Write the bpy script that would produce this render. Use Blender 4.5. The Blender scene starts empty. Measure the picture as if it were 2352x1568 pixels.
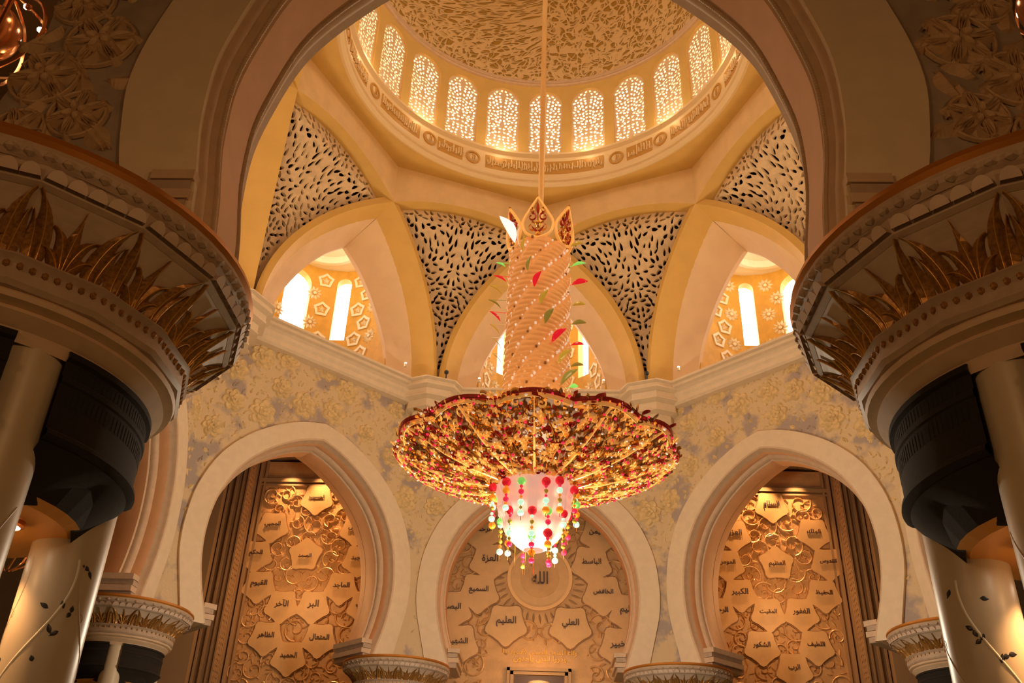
import bpy, bmesh, math, random
from mathutils import Vector, Matrix
from mathutils.geometry import delaunay_2d_cdt
PI = math.pi
rad = math.radians
S, C = math.sin, math.cos
SC = bpy.context.scene
COL = SC.collection

# ------------------------------------------------------------------ camera
# units are metres, z = 0 is the eye height, the floor lies at z = -1.6
CAM = Vector((0.4597, -27.784, 0.0))
yaw, tilt, roll, FPX = rad(-2.8305), rad(30.641), rad(2.1786), 2105.0
fw = Vector((S(yaw)*C(tilt), C(yaw)*C(tilt), S(tilt)))
rt = Vector((C(yaw), -S(yaw), 0))
up = rt.cross(fw)
rt2 = rt*C(roll) + up*S(roll)
up2 = up*C(roll) - rt*S(roll)
cd = bpy.data.cameras.new('camera')
cam = bpy.data.objects.new('camera', cd); COL.objects.link(cam)
cam.matrix_world = Matrix(((rt2.x, up2.x, -fw.x, CAM.x), (rt2.y, up2.y, -fw.y, CAM.y), (rt2.z, up2.z, -fw.z, CAM.z), (0, 0, 0, 1)))
cd.sensor_width = 36; cd.lens = FPX*36/2352; cd.clip_end = 500
SC.camera = cam

# ------------------------------------------------------------------ daylight and exposure
w = bpy.data.worlds.new('daylight'); SC.world = w; w.use_nodes = True
bg = w.node_tree.nodes['Background']; bg.inputs[0].default_value = (1, .95, .86, 1); bg.inputs[1].default_value = 7.0
SC.view_settings.view_transform = 'Standard'; SC.view_settings.look = 'None'
SC.view_settings.gamma = 1; SC.view_settings.use_curve_mapping = False
SC.view_settings.exposure = 0.0
SC.cycles.max_bounces = 6; SC.cycles.diffuse_bounces = 4; SC.cycles.glossy_bounces = 3
SC.cycles.transmission_bounces = 4; SC.cycles.transparent_max_bounces = 6
SC.cycles.sample_clamp_indirect = 6.0; SC.cycles.caustics_reflective = False; SC.cycles.caustics_refractive = False

def lamp(name, kind, loc, power, col, size=.5, target=None, angle=60, blend=.6, parent=None, sy=None):
    l = bpy.data.lights.new(name, kind); l.energy = power; l.color = col
    if kind == 'AREA':
        l.size = size
        if sy: l.shape = 'RECTANGLE'; l.size_y = sy
    else: l.shadow_soft_size = size
    if kind == 'SPOT': l.spot_size = rad(angle); l.spot_blend = blend
    o = bpy.data.objects.new(name, l); COL.objects.link(o); o.location = loc
    if target is not None:
        o.rotation_euler = (Vector(target)-Vector(loc)).to_track_quat('-Z', 'Y').to_euler()
    return o
WARM = (1, .72, .42); AMBER = (1, .52, .2); SOFT = (1, .84, .62)
# cornice uplights: one run of cove light on top of every cornice, aimed across the vault
for k in range(8):
    a = rad(45*k)
    n = Vector((S(a), C(a), 0))
    lamp('cove_light', 'AREA', n*12.9+Vector((0, 0, 21.75)), 190, WARM, 5, -n*2+Vector((0, 0, 29)), sy=.25)
    lamp('niche_light', 'POINT', n*15.3+Vector((0, 0, 28.7)), 120, SOFT, .15)
# the chandelier's own lamps in the bowl, and an added fill below it
for k in range(6):
    a = rad(60*k+30)
    lamp('bowl_light', 'POINT', (3.0*S(a), 3.0*C(a), 13.5), 45, WARM, .35)
lamp('lower_fill_light', 'POINT', (0, 0, 6.1), 2900, SOFT, .5)  # added fill, floating below the chandelier to brighten the lower walls
# added warm fill above the drum moulding, where no lamps are fitted
for k in range(12):
    a = rad(30*k+15)
    lamp('drum_fill_light', 'POINT', (8.2*S(a), 8.2*C(a), 33.3), 26, WARM, .1)
# qibla wall downlights, with added fill in the bays
for x in (-13.9, -12.1, -10.2, 10.4, 12.1, 13.9):
    lamp('qibla_spot', 'SPOT', (x, 18.9, 20.2), 1300, AMBER, .08, (x, 20.6, 14), 62, .9)
for x in (-12, 12):
    lamp('bay_fill_light', 'POINT', (x, 16.2, 12.5), 330, AMBER, .5)  # added fill in mid-air for the side parts of the qibla wall
for x in (-4.2, -1.4, 1.4, 4.2):
    lamp('qibla_spot', 'SPOT', (x, 15.6, 18.3), 420, AMBER, .08, (x*1.02, 17, 12), 70, .9)
lamp('bay_fill_light', 'POINT', (0, 14.9, 8.5), 130, AMBER, .5)  # added mid-air fill for the middle of the qibla wall

# ------------------------------------------------------------------ materials
def mat(name, col, rough=.6, metal=0, emit=None, es=0, var=0, vs=3, col2=None, bump=0, bs=20, tex='noise', trans=0, lo=.4, hi=.6, gen=False):
    m = bpy.data.materials.new(name); m.use_nodes = True
    nt = m.node_tree; b = nt.nodes['Principled BSDF']
    b.inputs['Base Color'].default_value = (*col, 1); b.inputs['Roughness'].default_value = rough; b.inputs['Metallic'].default_value = metal
    if trans: b.inputs['Transmission Weight'].default_value = trans
    if emit: b.inputs['Emission Color'].default_value = (*emit, 1); b.inputs['Emission Strength'].default_value = es
    tc = nt.nodes.new('ShaderNodeTexCoord')
    def texn(kind, sc):
        if kind == 'voronoi':
            t = nt.nodes.new('ShaderNodeTexVoronoi'); t.feature = 'DISTANCE_TO_EDGE'; t.inputs['Scale'].default_value = sc; o = t.outputs['Distance']
        else:
            t = nt.nodes.new('ShaderNodeTexNoise'); t.inputs['Scale'].default_value = sc; t.inputs['Detail'].default_value = 4; o = t.outputs['Fac']
        nt.links.new(tc.outputs['Object'], t.inputs['Vector']); return o
    if col2 or var:
        c2 = col2 or tuple(c*(1-var) for c in col)
        r = nt.nodes.new('ShaderNodeValToRGB'); r.color_ramp.elements[0].position = lo; r.color_ramp.elements[1].position = hi
        r.color_ramp.elements[0].color = (*c2, 1); r.color_ramp.elements[1].color = (*col, 1)
        nt.links.new(texn(tex, vs), r.inputs[0]); nt.links.new(r.outputs[0], b.inputs['Base Color'])
    if bump:
        bn = nt.nodes.new('ShaderNodeBump'); bn.inputs['Strength'].default_value = bump; bn.inputs['Distance'].default_value = .05
        nt.links.new(texn('noise', bs), bn.inputs['Height']); nt.links.new(bn.outputs[0], b.inputs['Normal'])
    return m
M = {}
M['cream'] = mat('cream_plaster', (.80, .56, .28), .6, var=.08, vs=1.2)
M['gold_cream'] = mat('golden_plaster', (.70, .44, .12), .6, var=.06, vs=1.0)
M['niche'] = mat('niche_plaster', (.82, .60, .38), .55, var=.05, vs=1)
M['ceil_white'] = mat('niche_white_paint', (.9, .84, .7), .5)
M['ochre'] = mat('ochre_wall', (.74, .42, .06), .6, var=.12, vs=2)
M['star'] = mat('pale_star_gypsum', (.92, .82, .64), .5)
M['screen'] = mat('carved_screen', (.74, .55, .34), .6, var=.15, vs=3)
M['painted_cavity_shade'] = mat('cavity_shade', (.03, .02, .015), .95)  # near-black colour puts the shade behind the screens into the surface
M['tracery'] = mat('window_tracery', (.92, .72, .48), .5)
M['drum'] = mat('drum_plaster', (.80, .54, .17), .5, var=.06, vs=1)
M['ring'] = mat('ring_plaster', (.84, .64, .36), .5)
M['script'] = mat('carved_gold_script', (.62, .34, .08), .45, metal=.2)
M['band'] = mat('stone_band', (.80, .64, .45), .6, var=.05, vs=3, bump=.08, bs=40)
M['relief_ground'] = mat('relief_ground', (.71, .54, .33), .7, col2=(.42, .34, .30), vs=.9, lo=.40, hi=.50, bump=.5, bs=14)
M['rose'] = mat('rose_relief', (.78, .58, .30), .6, var=.2, vs=4)
M['mould'] = mat('moulded_stone', (.68, .48, .32), .55, var=.08, vs=4)
M['salmon'] = mat('salmon_soffit', (.80, .43, .22), .55, var=.06, vs=2)
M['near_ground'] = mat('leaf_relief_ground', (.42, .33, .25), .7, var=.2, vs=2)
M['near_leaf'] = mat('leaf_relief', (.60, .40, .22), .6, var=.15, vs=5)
M['qibla'] = mat('qibla_stone', (.68, .40, .18), .5, var=.14, vs=1.6, bump=.4, bs=9)
M['plaque'] = mat('name_plaque_stone', (.74, .46, .22), .45, var=.06, vs=3)
M['vine'] = mat('gilded_vine', (.80, .52, .26), .3, metal=.35)
M['ink'] = mat('dark_lettering', (.10, .055, .05), .5)
M['goldtext'] = mat('gold_lettering', (.95, .55, .12), .35, metal=.3)
M['frame'] = mat('qibla_frame', (.44, .28, .15), .55)
M['groove_shade'] = mat('painted_groove_shade', (.34, .18, .08), .6)  # dark brown painted in for the shade of grooves round the plaques
M['lip'] = mat('gilded_rim', (.52, .20, .03), .35, metal=.5)
M['capital'] = mat('capital_stone', (.50, .36, .26), .55, var=.1, vs=6)
M['bell'] = mat('capital_bell', (.62, .46, .36), .5, var=.08, vs=4)
M['palm'] = mat('gilded_palm', (.42, .20, .05), .4, metal=.45, var=.35, vs=25)
M['palm_hi'] = mat('gilded_palm_rib', (.75, .40, .08), .35, metal=.5)
M['marble'] = mat('white_marble', (.62, .51, .37), .36, var=.05, vs=2)
M['inlay'] = mat('dark_flower_inlay', (.03, .03, .035), .3)
M['inlay_vine'] = mat('pale_vine_inlay', (.88, .82, .68), .25)
M['inlay_vine2'] = mat('brown_vine_inlay', (.55, .42, .30), .35)
M['vent'] = mat('dark_vent_panel', (.013, .007, .004), .9, bump=.2, bs=90)
M['vent_slot'] = mat('vent_slot', (.008, .006, .005), .9)
M['copper'] = mat('polished_copper', (.75, .28, .08), .22, metal=.9)
M['soffit'] = mat('copper_soffit', (.80, .36, .08), .4, metal=.2)
M['lampglow'] = mat('lamp_lens', (1, .9, .7), emit=(1, .85, .6), es=12)
M['bluewhite'] = mat('small_lamp_lens', (1, 1, 1), emit=(1, .9, .75), es=16)
M['gold'] = mat('chandelier_gold', (.85, .44, .11), .22, metal=.85)
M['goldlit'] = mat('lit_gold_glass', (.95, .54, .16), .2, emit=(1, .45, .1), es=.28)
M['bronze'] = mat('bowl_liner', (.26, .13, .05), .5, metal=.1)
M['peach'] = mat('peach_glass_rope', (.84, .40, .13), .22, emit=(1, .42, .12), es=.14)
M['pearl'] = mat('clear_glass_trim', (.95, .85, .75), .1, emit=(1, .8, .65), es=.25)
M['redg'] = mat('red_glass', (.75, .01, .03), .12, emit=(1, .02, .04), es=.35)
M['redm'] = mat('crimson_enamel', (.50, .04, .03), .25, metal=.3)
M['pinkred'] = mat('crimson_jewel', (.85, .03, .10), .1, emit=(1, .03, .1), es=.55)
M['greeng'] = mat('green_glass', (.25, .80, .15), .12, emit=(.3, 1, .2), es=.45)
M['mintg'] = mat('mint_glass', (.5, .95, .65), .1, emit=(.6, 1, .75), es=.8)
M['orangeg'] = mat('orange_glass', (.95, .28, .02), .12, emit=(1, .3, .02), es=.5)
M['amberg'] = mat('amber_glass', (.70, .50, .05), .15, emit=(.9, .6, .1), es=.12)
M['olive'] = mat('olive_glass', (.45, .48, .12), .2)
M['white_glass'] = mat('white_feather_glass', (.95, .95, .97), .15, emit=(1, 1, 1), es=.7)
M['crystal'] = mat('glowing_crystal', (.80, .55, .48), .2, emit=(1, .55, .42), es=.5)
M['rod'] = mat('gilded_rod', (.95, .62, .25), .3, metal=.5)
M['black'] = mat('black_fitting', (.02, .02, .02), .4)
M['floor'] = mat('carpet_floor', (.32, .30, .16), .9, var=.3, vs=1)
M['plain'] = mat('aisle_plaster', (.40, .25, .13), .7, var=.1, vs=1)

def dome_mat():
    m = bpy.data.materials.new('dome_arabesque'); m.use_nodes = True
    nt = m.node_tree; N = nt.nodes; L = nt.links; b = N['Principled BSDF']; b.inputs['Roughness'].default_value = .5
    uv = N.new('ShaderNodeUVMap'); uv.uv_map = 'uv'
    nz = N.new('ShaderNodeTexNoise'); nz.inputs['Scale'].default_value = 1.6; nz.inputs['Detail'].default_value = 1
    L.new(uv.outputs[0], nz.inputs['Vector'])
    mx = N.new('ShaderNodeVectorMath'); mx.operation = 'MULTIPLY_ADD'; mx.inputs[1].default_value = (.9, .9, 0)
    L.new(nz.outputs['Color'], mx.inputs[0]); L.new(uv.outputs[0], mx.inputs[2])
    v = N.new('ShaderNodeTexVoronoi'); v.feature = 'DISTANCE_TO_EDGE'; v.inputs['Scale'].default_value = 2.9; L.new(mx.outputs[0], v.inputs['Vector'])
    wv = N.new('ShaderNodeTexWave'); wv.wave_type = 'RINGS'; wv.inputs['Scale'].default_value = .9; wv.inputs['Distortion'].default_value = 14; wv.inputs['Detail'].default_value = 1.5; wv.inputs['Detail Scale'].default_value = 1.3
    L.new(uv.outputs[0], wv.inputs['Vector'])
    r1 = N.new('ShaderNodeMapRange'); r1.inputs['From Min'].default_value = .10; r1.inputs['From Max'].default_value = .22; L.new(v.outputs['Distance'], r1.inputs['Value'])
    r2 = N.new('ShaderNodeMapRange'); r2.inputs['From Min'].default_value = .0; r2.inputs['From Max'].default_value = .35; L.new(wv.outputs['Fac'], r2.inputs['Value'])
    mm = N.new('ShaderNodeMath'); mm.operation = 'MULTIPLY'; L.new(r1.outputs[0], mm.inputs[0]); L.new(r2.outputs[0], mm.inputs[1])
    cr = N.new('ShaderNodeValToRGB'); cr.color_ramp.elements[0].color = (.82, .59, .30, 1); cr.color_ramp.elements[1].color = (.44, .25, .03, 1)
    L.new(mm.outputs[0], cr.inputs[0]); L.new(cr.outputs[0], b.inputs['Base Color'])
    bn = N.new('ShaderNodeBump'); bn.invert = True; bn.inputs['Strength'].default_value = .8; bn.inputs['Distance'].default_value = .12
    L.new(mm.outputs[0], bn.inputs['Height']); L.new(bn.outputs[0], b.inputs['Normal'])
    return m
M['dome'] = dome_mat()

# ------------------------------------------------------------------ mesh helpers
class MB:
    def __init__(s): s.v = []; s.f = []; s.m = []; s.mats = []
    def mi(s, m):
        if m not in s.mats: s.mats.append(m)
        return s.mats.index(m)
    def add(s, vs, fs, m):
        i = len(s.v); k = s.mi(m); s.v += [tuple(v) for v in vs]
        for f in fs: s.f.append([i+j for j in f]); s.m.append(k)
    def mesh(s, name, smooth=False):
        me = bpy.data.meshes.new(name); me.from_pydata(s.v, [], s.f)
        for m in s.mats: me.materials.append(M[m])
        [setattr(p, 'material_index', k) for p, k in zip(me.polygons, s.m)]
        bm = bmesh.new(); bm.from_mesh(me); bmesh.ops.remove_doubles(bm, verts=bm.verts, dist=1e-4); bmesh.ops.recalc_face_normals(bm, faces=bm.faces); bm.to_mesh(me); bm.free()
        if smooth: me.shade_smooth()
        return me
    def build(s, name, parent=None, smooth=False, loc=None, rotz=0):
        return link(name, s.mesh(name, smooth), parent, loc, rotz)
def link(name, me, parent=None, loc=None, rotz=0):
    o = bpy.data.objects.new(name, me); COL.objects.link(o)
    if parent: o.parent = parent
    if loc is not None: o.location = loc
    if rotz: o.rotation_euler = (0, 0, rotz)
    return o
def smooth_angle(o, deg=35):
    me = o.data; me.shade_smooth()
    try: me.set_sharp_from_angle(angle=rad(deg))
    except Exception: pass
    return o
def tag(o, label=None, cat=None, group=None, kind=None):
    if label: o['label'] = label
    if cat: o['category'] = cat
    if group: o['group'] = group
    if kind: o['kind'] = kind
    return o
def struct(o, label=None):
    o['kind'] = 'structure'
    if label: o['label'] = label
    return o
def empty(name, loc=(0, 0, 0), rotz=0):
    o = bpy.data.objects.new(name, None); COL.objects.link(o); o.location = loc; o.rotation_euler = (0, 0, rotz); return o
def P(a, s, d, z):            # point on the face whose outward normal points at angle a (clockwise from +y)
    return (s*C(a)+d*S(a), -s*S(a)+d*C(a), z)
def FM(a):                    # map (s, z, depth) on that face
    return lambda s, z, d: P(a, s, d, z)
def cr(pts, n=8):             # Catmull-Rom through points
    out = []
    for i in range(len(pts)-1):
        p0 = pts[max(i-1, 0)]; p1 = pts[i]; p2 = pts[i+1]; p3 = pts[min(i+2, len(pts)-1)]
        for k in range(n):
            t = k/n
            out.append(tuple(.5*((2*b)+(-a+c)*t+(2*a-5*b+4*c-d)*t*t+(-a+3*b-3*c+d)*t**3) for a, b, c, d in zip(p0, p1, p2, p3)))
    out.append(tuple(pts[-1])); return out
def ccw(p):
    p = list(p); return p if sum(p[i-1][0]*p[i][1]-p[i][0]*p[i-1][1] for i in range(len(p))) > 0 else p[::-1]
def tri2d(outer, holes):
    outer = ccw(outer); holes = [ccw(h) for h in holes]
    vs = [Vector(p) for p in outer]; faces = [list(range(len(outer)))]
    for h in holes:
        faces.append(list(range(len(vs), len(vs)+len(h)))); vs += [Vector(p) for p in h]
    ov, oe, of, _, _, fo = delaunay_2d_cdt(vs, [], faces, 1, 1e-5)
    keep = [f for f, o in zip(of, fo) if 0 in o and len(o) == 1]
    return ov, keep
def plate(mb, outer, holes, fm, d0, d1, m, mside=None, back=True):
    vs, fs = tri2d(outer, holes)
    n = len(vs)
    A = [fm(v.x, v.y, d0) for v in vs]; B = [fm(v.x, v.y, d1) for v in vs]
    mb.add(A, fs, m)
    if back: mb.add(B, [f[::-1] for f in fs], mside or m)
    cnt = {}
    for f in fs:
        for i in range(len(f)):
            e = (f[i], f[(i+1) % len(f)]); k = tuple(sorted(e)); cnt.setdefault(k, []).append(e)
    side = [[e[0][1], e[0][0], e[0][0]+n, e[0][1]+n] for e in cnt.values() if len(e) == 1]
    mb.add(A+B, side, mside or m)
def sweep(mb, path, prof, m, closed=False):   # path: list of (pos, right, up) frames, prof: list of (a,b)
    V = []; k = len(prof)
    for pos, r, u in path:
        for a, b in prof: V.append(tuple(Vector(pos)+Vector(r)*a+Vector(u)*b))
    F = []; n = len(path)
    for i in range(n if closed else n-1):
        j = (i+1) % n
        for q in range(k-1): F.append([i*k+q, i*k+q+1, j*k+q+1, j*k+q])
    mb.add(V, F, m)
def lathe(mb, prof, m, seg=48, c=(0, 0), a0=0, a1=2*PI, fm=None, rot=0, cap=False):
    full = abs(a1-a0-2*PI) < 1e-6; n = seg if full else seg+1
    V = []
    for i in range(n):
        a = a0+(a1-a0)*i/seg+rot
        for r, z in prof: V.append((c[0]+r*S(a), c[1]+r*C(a), z))
    k = len(prof); F = []
    for i in range(seg):
        j = (i+1) % n if full else i+1
        for q in range(k-1): F.append([i*k+q, j*k+q, j*k+q+1, i*k+q+1])
    mb.add(V, F, m)
    if cap: mb.add([(c[0]+prof[-1][0]*S(a0+2*PI*i/seg+rot), c[1]+prof[-1][0]*C(a0+2*PI*i/seg+rot), prof[-1][1]) for i in range(seg)], [list(range(seg))], m)
def box(mb, x0, x1, y0, y1, z0, z1, m, f=None):
    v = [(x, y, z) for x in (x0, x1) for y in (y0, y1) for z in (z0, z1)]
    if f: v = [f(*p) for p in v]
    mb.add(v, [[0, 1, 3, 2], [4, 6, 7, 5], [0, 4, 5, 1], [2, 3, 7, 6], [0, 2, 6, 4], [1, 5, 7, 3]], m)
_ico = {}
def ball(mb, c, r, m, sub=1, sc=(1, 1, 1)):
    if sub not in _ico:
        b = bmesh.new(); bmesh.ops.create_icosphere(b, subdivisions=sub, radius=1)
        _ico[sub] = ([tuple(v.co) for v in b.verts], [[v.index for v in f.verts] for f in b.faces]); b.free()
    V, F = _ico[sub]
    mb.add([(c[0]+x*r*sc[0], c[1]+y*r*sc[1], c[2]+z*r*sc[2]) for x, y, z in V], F, m)
def ribbon(mb, pts, w, h, fm, d, m, taper=True, dirn=-1):
    """raised half-round strip along 2-d points on a surface; fm(s,z,depth)"""
    n = len(pts); V = []; prof = [(-1, 0), (-.6, .8), (0, 1), (.6, .8), (1, 0)]
    for i, p in enumerate(pts):
        q0 = pts[max(i-1, 0)]; q1 = pts[min(i+1, n-1)]
        tx, ty = q1[0]-q0[0], q1[1]-q0[1]; l = math.hypot(tx, ty) or 1; nx, ny = -ty/l, tx/l
        t = i/(n-1); ww = w*((1-.75*t) if taper else 1)
        for a, b in prof: V.append(fm(p[0]+nx*a*ww, p[1]+ny*a*ww, d+dirn*b*h))
    F = [[i*5+q, i*5+q+1, (i+1)*5+q+1, (i+1)*5+q] for i in range(n-1) for q in range(4)]
    mb.add(V, F, m)
def spiral(cx, cy, r, a0, turns, sgn=1, n=22, k=.8):
    return [(cx+r*(1-k*i/n)*C(a0+sgn*turns*2*PI*i/n), cy+r*(1-k*i/n)*S(a0+sgn*turns*2*PI*i/n)) for i in range(n+1)]
def petal(mb, cx, cy, a, l, wd, fm, d, h, m, dirn=-1, n=10):
    """one raised petal or leaf, its root at (cx,cy), pointing at angle a"""
    V = [fm(cx+C(a)*l*.45, cy+S(a)*l*.45, d+dirn*h*.35)]
    for ring, hh in ((.72, 1.0), (1.0, 0.0)):
        for i in range(n):
            t = 2*PI*i/n; x = l*.5+l*.5*C(t)*ring; y = wd*.5*S(t)*ring*(1-.25*C(t))
            V.append(fm(cx+x*C(a)-y*S(a), cy+x*S(a)+y*C(a), d+dirn*h*hh))
    F = [[0, 1+i, 1+(i+1) % n] for i in range(n)]+[[1+i, 1+n+i, 1+n+(i+1) % n, 1+(i+1) % n] for i in range(n)]
    mb.add(V, F, m)
def leaf(mb, cx, cy, a, l, wd, fm, d, h, m, dirn=-1):
    """pointed leaf with a raised midrib"""
    n = 8; V = []
    for i in range(n+1):
        t = i/n; x = l*t; y = wd*.5*S(PI*t**.8)
        for k, (yy, hh) in enumerate(((-y, 0), (0, 1), (y, 0))):
            V.append(fm(cx+x*C(a)-yy*S(a), cy+x*S(a)+yy*C(a), d+dirn*h*hh))
    mb.add(V, [[i*3+q, i*3+q+1, (i+1)*3+q+1, (i+1)*3+q] for i in range(n) for q in (0, 1)], m)
def rose(mb, cx, cy, r, fm, d, m, rng, h=.1, dirn=-1):
    a0 = rng.random()*6
    for ring, (n, f0, f1) in enumerate(((7, .30, 1.0), (5, .12, .68), (4, 0, .38))):
        for i in range(n):
            a = a0+2*PI*i/n+ring*.4
            petal(mb, cx+r*f0*C(a), cy+r*f0*S(a), a+.35, r*(f1-f0), r*(f1-f0)*1.05, fm, d+dirn*h*.45*ring, h, m, dirn)
def poisson(inside, x0, x1, y0, y1, rmin, rng, tries=6000, pts=None):
    pts = list(pts or []); g = {}; out = []
    def key(p): return (int(p[0]//rmin), int(p[1]//rmin))
    for p in pts: g.setdefault(key(p), []).append(p)
    for _ in range(tries):
        p = (rng.uniform(x0, x1), rng.uniform(y0, y1))
        if not inside(*p): continue
        k = key(p); ok = True
        for i in (-1, 0, 1):
            for j in (-1, 0, 1):
                for q in g.get((k[0]+i, k[1]+j), ()):
                    if (q[0]-p[0])**2+(q[1]-p[1])**2 < rmin*rmin: ok = False; break
                if not ok: break
            if not ok: break
        if ok: g.setdefault(k, []).append(p); out.append(p)
    return out
def leafhole(x, y, a, l, wd, n=8):
    out = []
    for i in range(n):
        t = 2*PI*i/n; u = l*.5*C(t); v = wd*.5*S(t)*(1-.35*C(t))
        out.append((x+u*C(a)-v*S(a), y+u*S(a)+v*C(a)))
    return out

# ------------------------------------------------------------------ Arabic shaping
AR = {}   # base letter -> first presentation form, number of forms
_base = 'ﺍ'
for ch, cp, nf in (('ا', 0xFE8D, 2), ('ب', 0xFE8F, 4), ('ة', 0xFE93, 2), ('ت', 0xFE95, 4), ('ث', 0xFE99, 4), ('ج', 0xFE9D, 4), ('ح', 0xFEA1, 4), ('خ', 0xFEA5, 4), ('د', 0xFEA9, 2), ('ذ', 0xFEAB, 2), ('ر', 0xFEAD, 2), ('ز', 0xFEAF, 2), ('س', 0xFEB1, 4), ('ش', 0xFEB5, 4), ('ص', 0xFEB9, 4), ('ض', 0xFEBD, 4), ('ط', 0xFEC1, 4), ('ظ', 0xFEC5, 4), ('ع', 0xFEC9, 4), ('غ', 0xFECD, 4), ('ف', 0xFED1, 4), ('ق', 0xFED5, 4), ('ك', 0xFED9, 4), ('ل', 0xFEDD, 4), ('م', 0xFEE1, 4), ('ن', 0xFEE5, 4), ('ه', 0xFEE9, 4), ('و', 0xFEED, 2), ('ى', 0xFEEF, 2), ('ي', 0xFEF1, 4), ('أ', 0xFE83, 2), ('آ', 0xFE81, 2), ('ء', 0xFE80, 1)):
    AR[ch] = (cp, nf)
def shape_arabic(t):
    out = []
    n = len(t)
    for i, c in enumerate(t):
        if c not in AR: out.append(c); continue
        cp, nf = AR[c]
        pj = i > 0 and t[i-1] in AR and AR[t[i-1]][1] == 4
        nj = i < n-1 and t[i+1] in AR and nf == 4 and AR[t[i+1]][1] > 1
        if nf == 1: out.append(chr(cp))
        elif nf == 2: out.append(chr(cp+(1 if pj else 0)))
        else: out.append(chr(cp+(3 if pj and nj else 1 if pj else 2 if nj else 0)))
    return ''.join(reversed(out))
_tx = {}
def text_mesh(t):
    if t in _tx: return _tx[t]
    c = bpy.data.curves.new('lettering', 'FONT'); c.body = shape_arabic(t); c.align_x = 'CENTER'; c.align_y = 'CENTER'; c.extrude = .03; c.resolution_u = 2; c.offset = .012
    o = bpy.data.objects.new('lettering_tmp', c); COL.objects.link(o); bpy.context.view_layer.update()
    me = bpy.data.meshes.new_from_object(o.evaluated_get(bpy.context.evaluated_depsgraph_get()))
    bpy.data.objects.remove(o); bpy.data.curves.remove(c)
    vs = [tuple(v.co) for v in me.vertices]; fs = [list(p.vertices) for p in me.polygons]; bpy.data.meshes.remove(me)
    xs = [v[0] for v in vs]; ys = [v[1] for v in vs]; cx = (min(xs)+max(xs))/2; cy = (min(ys)+max(ys))/2
    _tx[t] = ([(x-cx, y-cy, z) for x, y, z in vs], fs, max(xs)-min(xs)); return _tx[t]
def lettering(t, cx, cz, width, fm, d, m, parent, maxh=None, name='lettering'):
    vs, fs, wd = text_mesh(t); k = width/wd
    mb = MB(); mb.add([fm(cx+x*k, cz+y*k, d-.02-(z+.03)*.8) for x, y, z in vs], fs, m)
    return mb.build(name, parent)

# ------------------------------------------------------------------ proportions of the hall
R = 15.0; AP = R*C(rad(22.5)); HW = R*S(rad(22.5))      # octagon: radius, apothem 13.86, half side 5.74
ZC = 21.43                                             # cornice
ZCAP = 8.08                                             # tops of the far capitals
CH = 9.65; EA, EB = 9.25, 8.15                          # rib plane, rib ellipse
def EZ(t): return ZC+EB*math.sqrt(max(0, 1-(t/EA)**2))
def ET(z): return EA*math.sqrt(max(0, 1-((z-ZC)/EB)**2))
ARCH = [(3.9, 8.08), (4.02, 8.5), (4.35, 9.5), (4.58, 10.6), (4.62, 11.8), (4.40, 13.1), (3.80, 14.4), (2.95, 15.4), (1.9, 16.2), (.9, 16.72), (0, 17.0)]
BAND = [(4.9, 8.08), (4.95, 8.5), (5.2, 9.5), (5.45, 10.6), (5.5, 11.8), (5.28, 13.3), (4.62, 14.8), (3.6, 15.98), (2.4, 16.85), (1.15, 17.45), (0, 17.75)]
def sym(c): return [(-x, z) for x, z in c]+[(x, z) for x, z in reversed(c[:-1])]
arch = cr(ARCH, 4); band = cr(BAND, 4)
archS = sym(arch); bandS = sym(band)

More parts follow.
